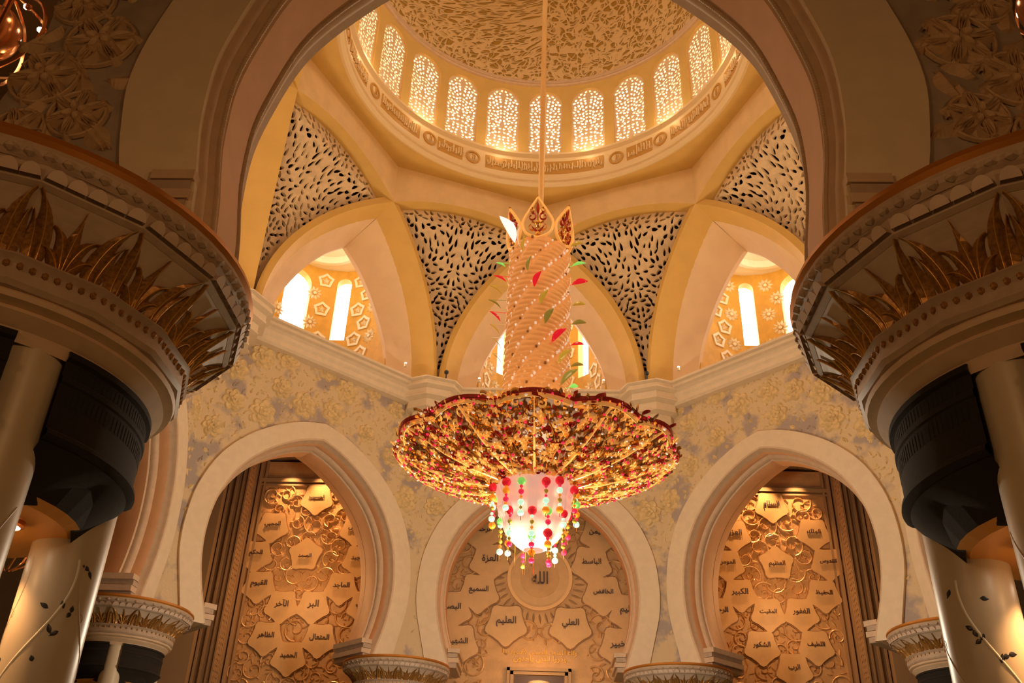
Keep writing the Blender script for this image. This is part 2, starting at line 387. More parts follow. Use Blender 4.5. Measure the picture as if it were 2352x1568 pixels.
FACES = [(0, 'north'), (-45, 'northwest'), (45, 'northeast'), (-90, 'west'), (90, 'east'), (-135, 'southwest'), (135, 'southeast')]
def arch_wall(name, a, fmf, d0, thick, hw, ztop, zb, archS, bandS, relief, label, seed, relief_mats=('relief_ground', 'rose'), rr=.72, band_both=False, dirn=-1, mould='mould', extra=None, soff='salmon'):
    """wall over an arch: ground, raised plain band, stepped soffit, carved roses"""
    fm = fmf
    mb = MB()
    outer = [(-hw, zb), archS[0]] if False else None
    poly = [(-hw, zb)]+[(x, z) for x, z in archS]+[(hw, zb), (hw, ztop), (-hw, ztop)]
    sg = -dirn
    plate(mb, poly, [], fm, d0, d0+sg*thick, relief_mats[0], 'mould')
    wall = struct(mb.build(name), label)
    # band with a small roll at the inner edge
    mb = MB()
    bp = [(x, z) for x, z in bandS]+[(x, z) for x, z in reversed(archS)]
    plate(mb, bp, [], fm, d0-sg*.13, d0-sg*.002, 'band')
    mb.build('arch_band', wall)
    # soffit orders
    mb = MB(); n = len(archS)
    frames = []
    prof = [(0.0, -.13), (.07, -.11), (.10, -.04), (.10, .10), (.16, .16), (.16, .55), (.26, .60), (.32, .70), (.30, .82), (.36, .86), (.36, 1.05*thick-.9), (.30, 1.05*thick-.82), (.32, thick-.70), (.26, thick-.60), (.16, thick-.5), (.16, thick-.1), (.1, thick), (0, thick)]
    nrm = []
    for i in range(n):
        q0 = archS[max(i-1, 0)]; q1 = archS[min(i+1, n-1)]; tx, tz = q1[0]-q0[0], q1[1]-q0[1]; l = math.hypot(tx, tz); nrm.append((tz/l, -tx/l))
    V = []; K = len(prof); F = []
    for (x, z), (nx, nz) in zip(archS, nrm):
        for o, dd in prof: V.append(fm(x+nx*o, z+nz*o, d0+sg*dd))
    for i in range(n-1):
        for q in range(K-1): F.append([i*K+q, i*K+q+1, (i+1)*K+q+1, (i+1)*K+q])
    F1 = [f for f in F if (f[0] % K) not in (4, 9, 14)]; F2 = [f for f in F if (f[0] % K) in (4, 9, 14)]
    mb.add(V, F1, 'mould'); mb.add(V, F2, soff)
    smooth_angle(mb.build('arch_soffit', wall), 50)
    # bead rows along the soffit
    # corbel blocks at the feet
    for sx in (-1, 1):
        mb = MB()
        x0 = archS[0][0]*-1
        for j, (o, h) in enumerate(((0.0, .0), (.09, .22), (.02, .44), (.12, .62))):
            xa = (x0-.38-o)*sx; xb = (x0+.02)*sx
            box(mb, min(xa, xb), max(xa, xb), zb+.02+h, zb+.02+h+.2, d0+sg*.1, d0+sg*(thick-.1), 'mould' if j % 2 else 'capital', lambda s, z, d: fm(s, z, d))
        mb.build('arch_foot_block', wall)
    # carved roses
    rng = random.Random(seed); mb = MB()
    relief(mb, fm, rng, d0)
    if mb.f: mb.build('rose_relief', wall)
    return wall

def below(curve, x, z, m):      # True when (x,z) lies outside curve grown by m
    best = 1e9
    for i in range(0, len(curve), 2):
        d = math.hypot(curve[i][0]-x, curve[i][1]-z)
        if d < best: best = d; bi = i
    cx, cz = curve[bi]
    inside = abs(x) < abs(cx)+.001 and z < 17.9 and (abs(x) < abs(cx) or z < cz)
    return best > m and not (abs(x) <= ET0(curve, z))
def ET0(curve, z):
    best = 0
    for i in range(len(curve)-1):
        (x0, z0), (x1, z1) = curve[i], curve[i+1]
        if (z0-z)*(z1-z) <= 0 and abs(z1-z0) > 1e-6: best = max(best, abs(x0+(x1-x0)*(z-z0)/(z1-z0)))
    return best
def hall_relief(mb, fm, rng, d0):
    ins = lambda x, z: abs(x) < 5.2 and below(bandS, x, z, .78) and z < 20.55
    big = poisson(ins, -5.3, 5.3, 9.5, 20.9, 1.28, rng, 4000)
    for x, z in big: rose(mb, x, z, rng.uniform(.5, .7), fm, d0, 'rose', rng, .075)
    ins2 = lambda x, z: abs(x) < 5.6 and below(bandS, x, z, .12) and z < 21.0
    sm = poisson(ins2, -5.7, 5.7, 9.6, 21.1, .27, rng, 9000)
    for x, z in sm:
        if min([math.hypot(x-p[0], z-p[1]) for p in big] or [9]) < .6: continue
        l = rng.uniform(.2, .34)
        if below(bandS, x, z, l): leaf(mb, x, z, rng.random()*6.3, l, l*.55, fm, d0, .05, 'rose' if rng.random() < .6 else 'relief_ground')

# ------------------------------------------------------------------ the octagonal hall
labels = {'north': 'carved floral wall over the middle arch facing the camera', }
for k, (deg, nm) in enumerate(FACES):
    a = rad(deg)
    arch_wall('wall_'+nm, a, FM(a), AP, 2.4, HW, ZC-.3, ZCAP, archS, bandS, hall_relief, None, 11+k)
# upper part of the south side, over the opening towards the aisle
mb = MB(); f = FM(PI); box(mb, -HW, HW, 20.3, ZC-.3, AP, AP+1.0, 'relief_ground', lambda s, z, d: f(s, z, d))
struct(mb.build('wall_south'))
# cornice runs
CP = [(0, 0), (0, -.12), (.16, -.16), (.16, -.30), (.30, -.36), (.42, -.46), (.42, -.62), (.52, -.74), (.52, -.95), (.62, -1.05)]
n_trim = 0
for deg in range(0, 360, 45):
    a = rad(deg); mb = MB(); n_trim += 1
    V = []
    prof = [(AP-.95, ZC)]+[(AP-.95+dx, ZC+dz) for dx, dz in CP]+[(AP, ZC-1.1)]
    for sgn in (-1, 1):
        for d, z in prof: V.append(P(a, sgn*d*math.tan(rad(22.5)), d, z))
    K = len(prof); mb.add(V, [[q, q+1, K+q+1, K+q] for q in range(K-1)], 'band')
    top = [P(a, -(AP-.95)*.4142, AP-.95, ZC), P(a, (AP-.95)*.4142, AP-.95, ZC), P(a, 14.7*.4142, 14.7, ZC), P(a, -14.7*.4142, 14.7, ZC)]
    mb.add(top, [[0, 1, 2, 3]], 'band')
    struct(mb.build('trim_%d' % n_trim))
# stepped brackets in the corners under the ribs
br_names = {22.5: 'stepped stone bracket in the corner right of the chandelier body', -22.5: 'stepped stone bracket in the corner left of the chandelier body',
            67.5: 'stepped stone bracket in the corner behind the right near capital', -67.5: 'stepped stone bracket beside the left near capital, tip showing',
            112.5: 'stepped bracket on the east side', -112.5: 'stepped bracket on the west side', 157.5: 'stepped bracket at the south opening, east', -157.5: 'stepped bracket at the south opening, west'}
mb = MB()
tiers = [(1.95, 0.02, .16), (1.80, .16, .30), (1.86, .30, .52), (1.62, .52, .80), (1.66, .80, 1.0), (1.36, 1.0, 1.35), (1.40, 1.35, 1.5), (1.05, 1.5, 1.9), (1.10, 1.9, 2.05), (.72, 2.05, 2.5), (.76, 2.5, 2.62), (.40, 2.62, 3.1), (.46, 3.1, 3.25), (.2, 3.25, 3.6)]
for i, (r, z0, z1) in enumerate(tiers):
    rn = tiers[min(i+1, len(tiers)-1)][0]
    lathe(mb, [(0, -z0), (r, -z0), (r, -(z0*.55+z1*.45)), (max(rn-.04, .1), -z1)], 'band', 8, rot=rad(22.5))
brm = mb.mesh('corner_bracket')
for deg, lab in br_names.items():
    if abs(deg) > 90: continue
    a = rad(deg); o = link('corner_bracket', brm, None, P(a, 0, R-.35, ZC), -a)
    tag(o, lab, 'bracket', 'stepped brackets under the vault ribs')

# ------------------------------------------------------------------ vault: ribs, crossing faces, pierced pendentives, niches
rib_w = .34; rib_d = 1.3
n_rib = 0
def rib_band(mb, fm, t0, t1, n, m='gold_cream'):
    I = [(t0+(t1-t0)*i/n, 0) for i in range(n+1)]
    inner = []; outer = []
    for i in range(n+1):
        u = i/n; th = math.acos(max(-1, min(1, t0/EA)))*(1-u)+math.acos(max(-1, min(1, t1/EA)))*u
        x, z = EA*C(th), ZC+EB*S(th); inner.append((x, z))
        nx, nz = C(th)/EA, S(th)/EB; l = math.hypot(nx, nz); sg = 1
        outer.append((x+nx/l*rib_w, z+nz/l*rib_w))
    plate(mb, inner+outer[::-1], [], fm, CH, CH+rib_d, m)
for k in range(8):
    a = rad(22.5+45*k); fm = FM(a); mb = MB()
    top = [(-4.0+8.0*i/24, EZ(-4.0+8.0*i/24)) for i in range(25)]
    plate(mb, top+[(4.0, 31.1), (-4.0, 31.1)], [], fm, CH, CH+rib_d, 'cream', 'gold_cream')
    rib_band(mb, fm, 3.99, EA, 18); rib_band(mb, fm, -EA, -3.99, 18)
    n_trim += 1
    struct(mb.build('trim_%d' % n_trim))
# pierced pendentive screens
def dz(z): return .7071*(CH+max(4.0, ET(z)))
def Wz(z): return .7071*(CH-max(4.0, ET(z))) if z < 28.76 else 4.0
def panel_in(x, z, mg):
    if z < 21.9: return False
    if z > 28.6: return abs(x) < 4.0-mg and z < EZ(abs(x))-mg*.6
    return abs(x) < Wz(z)-mg*.75-.1 and (z < EZ(abs(x)) - mg*.6)
rng = random.Random(5)
cent = [(rng.uniform(-3.2, 3.2), rng.uniform(24, 29), rng.choice((-1, 1))) for _ in range(9)]
holes = []
pts = poisson(lambda x, z: x >= .13 and panel_in(x, z, .16), 0, 4, 21.9, 29.6, .25, rng, 20000)
for x, z in pts:
    vx = vy = 0
    for cx, cz, sg in cent+[(0, 26, 1)]:
        dx, dy = x-cx, z-cz; r2 = dx*dx+dy*dy+.25; vx += -dy*sg/r2+dx*.6/r2; vy += dx*sg/r2+dy*.6/r2
    an = math.atan2(vy, vx)+rng.uniform(-.8, .8); l = rng.uniform(.24, .37); wd = rng.uniform(.12, .17)
    if abs(l*C(an))*.5+.03 > x: an = PI/2
    holes.append((x, z, an, l, wd)); holes.append((-x, z, PI-an, l, wd))
outer = [(-(Wz(z)+.3), z) for z in [28.7-i*.5 for i in range(0, 15)]]
outer = [(-4.15, 29.9)]+[(-(Wz(z)+.28), z) for z in [28.7-i*.45 for i in range(0, 17)]]+[(-.1, 21.3), (.1, 21.3)]+[((Wz(z)+.28), z) for z in [28.7-i*.45 for i in range(16, -1, -1)]]+[(4.15, 29.9)]
pm = lambda x, z, d: (x, dz(z)+.75+d, z)
mb = MB(); plate(mb, outer, [leafhole(*h) for h in holes], pm, 0, .13, 'screen')
scr = mb.mesh('pendentive_screen')
mb = MB(); plate(mb, outer, [], pm, 1.1, 1.2, 'painted_cavity_shade'); cav = mb.mesh('screen_shade_backing')  # near-black sheet added so the screen holes read as shaded depth
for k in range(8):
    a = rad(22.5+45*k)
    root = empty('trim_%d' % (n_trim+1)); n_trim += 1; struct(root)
    link('pierced_screen', scr, root, None, -a); link('screen_shade_backing', cav, root, None, -a)
# lancet wall, niche sides and apse per side
LAN = [(3.46, ZC), (3.40, 22.4), (3.15, 23.5), (2.68, 24.6), (1.95, 25.95), (1.05, 27.15), (.45, 27.75), (0, 28.15)]
lan = cr(LAN, 3); lanS = sym(lan)
APC, APR = 15.7, 3.3
def star_outline(cx, cy, r, n, f, rot): return [(cx+(r if i % 2 == 0 else r*f)*C(rot+PI*i/n), cy+(r if i % 2 == 0 else r*f)*S(rot+PI*i/n)) for i in range(2*n)]
def apse_fm(u, z, d): # u arc length on the apse, d inward offset
    th = u/APR; r = APR-d
    return (r*S(th), APC+r*C(th), z)
WIN = [0, -45, 45]
def apse_window(c, hw=.78, z0=24.95, z1=28.95):
    n = 10; hw = .78 if abs(c) < .1 else .40
    return [(c-hw, z0), (c+hw, z0)]+[(c+hw*C(PI*i/n), z1-hw+hw*S(PI*i/n)) for i in range(n+1)]
umax = APR*PI/2
mb = MB()
for i in range(12):     # in strips so that the wall stays round
    u0 = -umax+2*umax*i/12; u1 = u0+2*umax/12
# strips aligned to windows: solid strips plus window strips
cuts = sorted([-umax, umax]+[APR*rad(wd)+s*.95 for wd in WIN for s in (-1, 1)])
for i in range(len(cuts)-1):
    u0, u1 = cuts[i], cuts[i+1]; mid = (u0+u1)/2
    hs = [apse_window(APR*rad(wd)) for wd in WIN if abs(mid-APR*rad(wd)) < .1]
    if hs:
        h = hs[0]; c = mid
        plate(mb, [(u0, ZC), (c, ZC), (u1, ZC), (u1, 29.5), (c, 29.5), (u0, 29.5)], [h], apse_fm, 0, -.5, 'ochre')
    else:
        q = max(1, int((u1-u0)/.4))
        for j in range(q): plate(mb, [(u0+(u1-u0)*j/q, ZC), (u0+(u1-u0)*(j+1)/q, ZC), (u0+(u1-u0)*(j+1)/q, 29.5), (u0+(u1-u0)*j/q, 29.5)], [], apse_fm, 0, -.5, 'ochre')
for sx in (-1, 1): box(mb, APR*sx, (APR+.3)*sx, 14.6, APC, ZC, 29.5, 'ochre')
apse_me = mb.mesh('apse_wall')
# stars and rosettes on the apse wall
mb = MB(); rng = random.Random(2)
nearwin = lambda u, z: any(abs(u-APR*rad(wd)) < 1.02 and 24.6 < z < 29.3 for wd in WIN)
def ring_shape(cx, cz, outl, inl, h):
    plate(mb, outl, [inl], apse_fm, h, -.002, 'star')
for j in range(8):
    for i in range(-5, 6):
        u = i*1.02+(.51 if j % 2 else 0); z = 22.1+j*.94
        if abs(u) > umax-.45: continue
        near = [wd for wd in WIN if abs(u-APR*rad(wd)) < (.78 if wd == 0 else .4)+.22 and 24.5 < z < 29.2]
        if near: continue
        if z > 29.0: continue
        if (i+j) % 2 == 0:
            rot = PI/2
            ring_shape(u, z, star_outline(u, z, .49, 5, .78, rot), star_outline(u, z, .33, 5, .72, rot)[::-1], .07)
            for q in range(5): leaf(mb, u, z, rot+2*PI*q/5, .22, .12, apse_fm, .0, .06, 'star', 1)
        else:
            for q in range(10): leaf(mb, u+.14*C(PI*q/5), z+.14*S(PI*q/5), PI*q/5, .30, .17, apse_fm, 0, .07, 'star', 1)
            plate(mb, [(u+.1*C(PI*q/4), z+.1*S(PI*q/4)) for q in range(8)], [], apse_fm, .08, 0, 'star')
star_me = mb.mesh('star_relief')
# ceiling of the apse with a round recess
mb = MB()
circ = lambda r, cx, cy, n=28: [(cx+r*S(2*PI*i/n), cy+r*C(2*PI*i/n)) for i in range(n)]
cfm = lambda x, y, d: (x, y, 29.45+d)
op = [(-3.4, 14.6), (3.4, 14.6), (3.4, APC)]+[(3.45*C(PI*i/20), APC+3.45*S(PI*i/20)) for i in range(1, 20)]+[(-3.4, APC)]
plate(mb, op, [circ(1.75, 0, 16.6)], cfm, 0, .35, 'ceil_white')
plate(mb, circ(1.9, 0, 16.6), [], cfm, .35, .5, 'ceil_white')
lathe(mb, [(1.75, 29.45), (1.75, 29.38), (1.98, 29.38), (1.98, 29.45)], 'ceil_white', 28, (0, 16.6))
apc_me = mb.mesh('apse_ceiling')
n_win = 0
for k in range(8):
    a = rad(45*k); nm = ['north', 'northeast', 'east', 'southeast', 'south', 'southwest', 'west', 'northwest'][k]
    mb = MB(); fm = FM(a)
    hwL = 14.5*.4142
    plate(mb, [(-hwL, ZC)]+[(x, z) for x, z in lanS]+[(hwL, ZC), (hwL, 31.4), (-hwL, 31.4)], [], fm, 14.5, 14.75, 'niche')
    for sx in (-1, 1):       # sides lofted from the back edge of the rib to the lancet
        ar = a-sx*rad(22.5)*-1 if False else a+sx*rad(-22.5)
        # right side (sx=1) belongs to the rib whose chord normal is 22.5 deg to the LEFT of the face
        V = []; n = 22; mcols = 5
        for i in range(n+1):
            u = i/n
            th0 = math.acos(4.54/EA); th = th0*(1-u)
            t = EA*C(th); z = ZC+EB*S(th)
            A = Vector(P(ar, sx*t, CH+rib_d-.02, z))
            li = u*(len(lan)-1); j = min(int(li), len(lan)-2); fr = li-j
            rev = lan[::-1]; lx = rev[j][0]*(1-fr)+rev[j+1][0]*fr; lz = rev[j][1]*(1-fr)+rev[j+1][1]*fr
            B = Vector(P(a, sx*lx, 14.5, lz))
            for q in range(mcols+1): V.append(tuple(A.lerp(B, q/mcols)))
        K = mcols+1
        mb.add(V, [[i*K+q, i*K+q+1, (i+1)*K+q+1, (i+1)*K+q] for i in range(n) for q in range(mcols)], 'niche')
    n_trim += 1
    o = struct(mb.build('trim_%d' % n_trim)); smooth_angle(o, 40)
    n_win += 1
    root = struct(empty('wall_apse_'+nm))
    link('apse_wall', apse_me, root, None, -a); link('star_relief', star_me, root, None, -a); link('apse_ceiling', apc_me, root, None, -a)
# roof slab around the drum
mb = MB(); oc = [P(rad(22.5+45*k), 0, 15.9, 0)[:2] for k in range(8)]
plate(mb, oc, [circ(9.3, 0, 0, 48)], lambda x, y, d: (x, y, 31.2+d), 0, .4, 'painted_cavity_shade')
struct(mb.build('roof'))

# ------------------------------------------------------------------ ledge, ring, drum and dome
mb = MB()
oc = [P(rad(45*k), 0, (CH+.02)/C(rad(22.5)), 0)[:2] for k in range(8)]
plate(mb, oc, [circ(8.78, 0, 0, 96)], lambda x, y, d: (x, y, 31.06+d), 0, .2, 'gold_cream')
ring = struct(mb.build('ceiling_ring'))
mb = MB()
lathe(mb, [(8.95, 31.06), (8.80, 30.98), (8.66, 31.0), (8.62, 31.1), (8.66, 31.2), (8.58, 31.24), (8.56, 31.34), (8.64, 31.42), (8.72, 31.5), (8.74, 32.85), (8.66, 32.9), (8.56, 32.96), (8.54, 33.06), (8.66, 33.12), (8.84, 33.2)], 'ring', 96)
smooth_angle(mb.build('ring_moulding', ring), 30)
# script panels and round medallions on the ring
def ring_fm(u, z, d): return ((8.73-d)*S(u/8.73), (8.73-d)*C(u/8.73), z)
rng = random.Random(8)
def cartouche(c, hw):
    mb = MB(); z0, z1 = 31.75, 32.6; n = max(3, int(hw*2/.35))
    pts = []
    for i in range(n):
        u0 = c-hw+2*hw*i/n; u1 = u0+2*hw/n
        plate(mb, [(u0, z0), (u1, z0), (u1, z1), (u0, z1)], [], ring_fm, .02, 0, 'script')
    u = c-hw+.1
    while u < c+hw-.12:
        h = rng.uniform(.3, .72)
        pts = [(u, z0+.12+rng.random()*.2), (u+.03, z0+.1+h*.6), (u+.01, z0+.1+h)]
        ribbon(mb, pts, .035, .05, ring_fm, .02, 'ring', False, 1)
        ribbon(mb, spiral(u+.1, z0+rng.uniform(.2, .6), .09, rng.random()*6, .8, rng.choice((-1, 1)), 8), .028, .05, ring_fm, .02, 'ring', True, 1)
        u += rng.uniform(.11, .17)
    mb.build('script_panel', ring)
D2 = 8.73
for c, hw in ((0, 20.5), (33.5, 4.8), (-33.5, 4.8), (54.5, 9), (-54.5, 9), (79, 7), (-79, 7), (101, 7), (-101, 7), (124, 9), (-124, 9), (180, 20)):
    cartouche(D2*rad(c*1.0), D2*rad(hw))
for c in (25.0, 41.5, 67.5, -25.0, -41.5, -67.5, 90, -90, 112, -112, 146, -146):
    mb = MB(); u = D2*rad(c)
    for r0, r1, m in ((.40, .30, 'script'), (.22, .0, 'ring')):
        o = [(u+r0*C(2*PI*i/20), 32.17+r0*S(2*PI*i/20)) for i in range(20)]
        h = [[(u+r1*C(2*PI*i/20), 32.17+r1*S(2*PI*i/20)) for i in range(20)]] if r1 else []
        plate(mb, o, h, ring_fm, .06, 0, m)
    ribbon(mb, [(u-.02, 31.98), (u, 32.2), (u-.02, 32.38)], .035, .05, ring_fm, .06, 'script', False, 1)
    ribbon(mb, [(u+.09, 32.02), (u+.1, 32.2), (u+.08, 32.32)], .03, .05, ring_fm, .06, 'script', False, 1)
    mb.build('round_medallion', ring)
# drum with 24 arched openings
DR = 8.84; hwd = .90; W0, W1 = 33.22, 37.78
def drum_fm(u, z, d): th = u/DR; return ((DR+d)*S(th), (DR+d)*C(th), z)
wh = [(-hwd, W0), (hwd, W0)]+[(hwd*C(PI*i/14), W1-hwd+hwd*S(PI*i/14)) for i in range(15)]
hs = DR*rad(7.5); mb = MB()
one = [(-hs, 33.1), (0, 33.1), (hs, 33.1), (hs, 38.2), (0, 38.2), (-hs, 38.2)]
for k in range(24):
    off = DR*rad(15*k)
    plate(mb, one, [wh], lambda u, z, d, off=off: drum_fm(u+off, z, d), 0, .45, 'drum')
struct(mb.build('wall_drum'))
inw = lambda x, z, m: abs(x) < hwd-m and z > W0+m and (z < W1-hwd or math.hypot(x, z-(W1-hwd)) < hwd-m)
rng = random.Random(4); holes = []
for x, z in poisson(lambda x, z: x > .085 and inw(x, z, .12), 0, hwd, W0, W1, .178, rng, 9000):
    an = math.atan2(z-35.5, x*2)+PI/2*rng.choice((0, 1, .5))+rng.uniform(-.4, .4); l = rng.uniform(.15, .2); wd = rng.uniform(.10, .125)
    if abs(l*C(an))*.5+abs(wd*S(an))*.5+.02 > x: l = min(l, x*2-.04)
    holes.append((x, z, an, l, wd)); holes.append((-x, z, PI-an, l, wd))
mb = MB(); plate(mb, wh, [leafhole(*h, n=7) for h in holes], drum_fm, .12, .2, 'tracery')
mb2 = mb.mesh('window_tracery')
for k in range(24):
    root = struct(empty('window_%d' % (k+1))); link('tracery_screen', mb2, root, None, -rad(15*k))
# dome
mb = MB(); prof = [(8.84, 38.15), (8.72, 38.16), (8.66, 38.22), (8.70, 38.3), (8.62, 38.34), (8.60, 38.42), (8.66, 38.48)]
lathe(mb, prof, 'mould', 96)
struct(smooth_angle(mb.build('trim_dome'), 40))
V = []; F = []; NS, NR = 96, 24; U = []
for j in range(NR+1):
    ph = PI/2*j/NR
    for i in range(NS+1):
        a = 2*PI*i/NS; r = 8.64*max(0, C(ph))**.92 if j < NR else .02; V.append((r*S(a), r*C(a), 38.45+9.3*S(ph))); U.append((i/NS*2*PI*8.64*max(.12, C(ph)), j/NR*13))
for j in range(NR):
    for i in range(NS): F.append([j*(NS+1)+i, (j+1)*(NS+1)+i, (j+1)*(NS+1)+i+1, j*(NS+1)+i+1])
me = bpy.data.meshes.new('dome'); me.from_pydata(V, [], F); me.materials.append(M['dome']); ul = me.uv_layers.new(name='uv')
for lp in me.loops: ul.data[lp.index].uv = U[lp.vertex_index]
me.shade_smooth(); struct(link('ceiling_dome', me))

# ------------------------------------------------------------------ column clusters
def bell_r(h, r0, r1): return r0+(r1-r0)*(h**1.7)
def make_cluster(name, cx, cy, zt, k, near, label, cat, ang=0, lit=False, group=None):
    """cx,cy axis; zt top of rim; k scale (1 = near size)"""
    root = empty(name, (cx, cy, -1.6), 0); tag(root, label, cat, group, 'thing')
    Z = zt+1.6
    zz = lambda q: Z+(q-6.8)*k        # profile heights were measured on the near capital (rim at 6.8)
    # abacus, rim and lip
    mb = MB(); lathe(mb, [(0, zz(6.94)), (2.96*k, zz(6.94)), (3.06*k, zz(6.91)), (3.08*k, zz(6.83)), (3.04*k, zz(6.77))], 'lip', 64)
    smooth_angle(mb.build('gilded_rim', root), 30)
    mb = MB()
    lathe(mb, [(3.04*k, zz(6.77)), (3.05*k, zz(6.71)), (3.02*k, zz(6.64)), (2.96*k, zz(6.58))], 'capital', 64)
    NB = 96 if near else 48
    for i in range(NB):
        a = 2*PI*i/NB
        ball(mb, (3.0*k*S(a), 3.0*k*C(a), zz(6.66)), .085*k, 'capital', 1, (1, 1, .7))
    n16 = 16; rot = rad(11.25)
    lathe(mb, [(2.98*k, zz(6.62)), (3.03*k, zz(6.60)), (2.98*k, zz(6.57)), (2.93*k, zz(6.38)), (2.86*k, zz(6.34))], 'capital', n16, rot=rot)
    ap = C(PI/16)
    for i in range(16):     # scallops on each side of the lip
        a = 2*PI*(i+.5)/16+rot
        for j in range(5 if near else 4):
            nn = 5 if near else 4
            t = (j+.5)/nn-.5; s = t*2*2.88*S(PI/16)*k
            c0 = Vector((S(a), C(a), 0)); tn = Vector((C(a), -S(a), 0))
            V = [tuple(c0*(2.94*ap*k)+tn*s+Vector((0, 0, zz(6.40))))]
            rr = 2.88*S(PI/16)*k/nn*.96
            for q in range(9):
                al = PI*q/8; V.append(tuple(c0*((2.94+.06*S(al))*ap*k)+tn*(s+rr*C(al))+Vector((0, 0, zz(6.40)+rr*1.15*S(al)))))
            V2 = [tuple(Vector(v)+c0*.07*k) for v in V]
            mb.add(V+V2, [[10+0, 10+q, 10+q+1] for q in range(1, 9)]+[[q, q+1, 10+q+1, 10+q] for q in range(1, 9)], 'bell')
    mb.build('scalloped_lip', root)
    # bell
    mb = MB(); prof = [(bell_r(h/8, 2.34, 2.88)*k, zz(5.72+(6.36-5.72)*h/8)) for h in range(9)]
    lathe(mb, prof[::-1], 'bell', 16, rot=rot)
    # thin fillets on the arrises at top
    for i in range(16): pass
    mb.build('capital_bell', root)
    # palm relief
    def bfm(u, h, d, i):   # u -1..1 across the facet, h 0..1 up
        a = 2*PI*(i+.5)/16+rot; r = bell_r(max(0, h), 2.34, 2.88)*k
        c0 = Vector((S(a), C(a), 0)); tn = Vector((C(a), -S(a), 0))
        return tuple(c0*(r*ap-d)+tn*(u*r*S(PI/16))+Vector((0, 0, zz(5.72+.64*h))))
    mb = MB()
    for i in range(16):
        f = lambda u, h, d: bfm(u, h, d, i)
        big = i % 2 == 0
        dd = -.012*k
        def frond(p0, p1, p2, w):
            pts = [((1-t)**2*p0[0]+2*t*(1-t)*p1[0]+t*t*p2[0], (1-t)**2*p0[1]+2*t*(1-t)*p1[1]+t*t*p2[1]) for t in [q/9 for q in range(10)]]
            n = len(pts); V = []
            for q, p in enumerate(pts):
                q0 = pts[max(q-1, 0)]; q1 = pts[min(q+1, n-1)]; tx, ty = q1[0]-q0[0], q1[1]-q0[1]; l = math.hypot(tx, ty); nx, ny = -ty/l, tx/l
                t = q/(n-1); ww = 1.75*w*(.35+.9*max(0, S(PI*min(1, t*1.05+.02)))**.8)*(1.03-t)
                for aa, bb in ((-1, 0), (0, .06*k), (1, 0)): V.append(f(p[0]+nx*aa*ww, p[1]+ny*aa*ww, dd-bb))
            mb.add(V, [[q*3+c, q*3+c+1, (q+1)*3+c+1, (q+1)*3+c] for q in range(n-1) for c in (0, 1)], 'palm')
            if near: ribbon(mb, pts, .018, .02*k, f, dd-.05*k, 'palm_hi', True, -1)
        frond((0, .02), (.0, .5), (0.02, .93), .15)
        for sx in (-1, 1):
            frond((.06*sx, .0), (.18*sx, .62), (.52*sx, .62), .11)
            frond((.10*sx, .0), (.35*sx, .35), (.60*sx, .30), .09)
            frond((.62*sx, .0), (.62*sx, .75), (.98*sx, .97), .15)
            frond((.80*sx, .0), (.85*sx, .55), (1.0*sx, .72), .12)
    mb.build('palm_relief', root)
    # plate and neck mouldings
    mb = MB()
    lathe(mb, [(2.32*k, zz(5.75)), (2.44*k, zz(5.74)), (2.47*k, zz(5.70)), (2.42*k, zz(5.66)), (2.40*k, zz(5.62)), (2.42*k, zz(5.42)), (2.38*k, zz(5.36)), (2.28*k, zz(5.34))], 'capital', 16, rot=rot)
    ND = 112 if near else 64
    for i in range(ND):
        a = 2*PI*i/ND; q = (((a-rot) % (PI/8))/(PI/8)-.5)*PI/8; r = 2.41*k*ap/C(q)
        ball(mb, (r*S(a), r*C(a), zz(5.60)), .04*k, 'palm', 1, (1, 1, 1.3))
    lathe(mb, [(2.30*k, zz(5.37)), (2.34*k, zz(5.32)), (2.32*k, zz(5.26)), (2.20*k, zz(5.22)), (2.22*k, zz(5.17)), (2.15*k, zz(5.11)), (2.07*k, zz(5.04)), (2.05*k, zz(4.98)), (2.03*k, zz(4.9))], 'mould', 64)
    smooth_angle(mb.build('neck_moulding', root), 28)
    # core under the neck
    mb = MB(); lathe(mb, [(1.88*k, zz(4.95)), (1.88*k, zz(3.9)), (1.62*k, zz(3.5))], 'vent', 40); lathe(mb, [(1.62*k, zz(3.5)), (1.5*k, zz(3.42)), (0, zz(3.40))], 'soffit', 40)
    mb.build('lamp_soffit', root)
    # four marble shafts
    sr = .44*k; offs = [(1.2*k, 1.05*k), (1.2*k, -1.05*k), (-1.2*k, -1.05*k), (-1.2*k, 1.05*k)]
    ca, sa = C(ang), S(ang)
    rng = random.Random(int(abs(cx*10))+3)
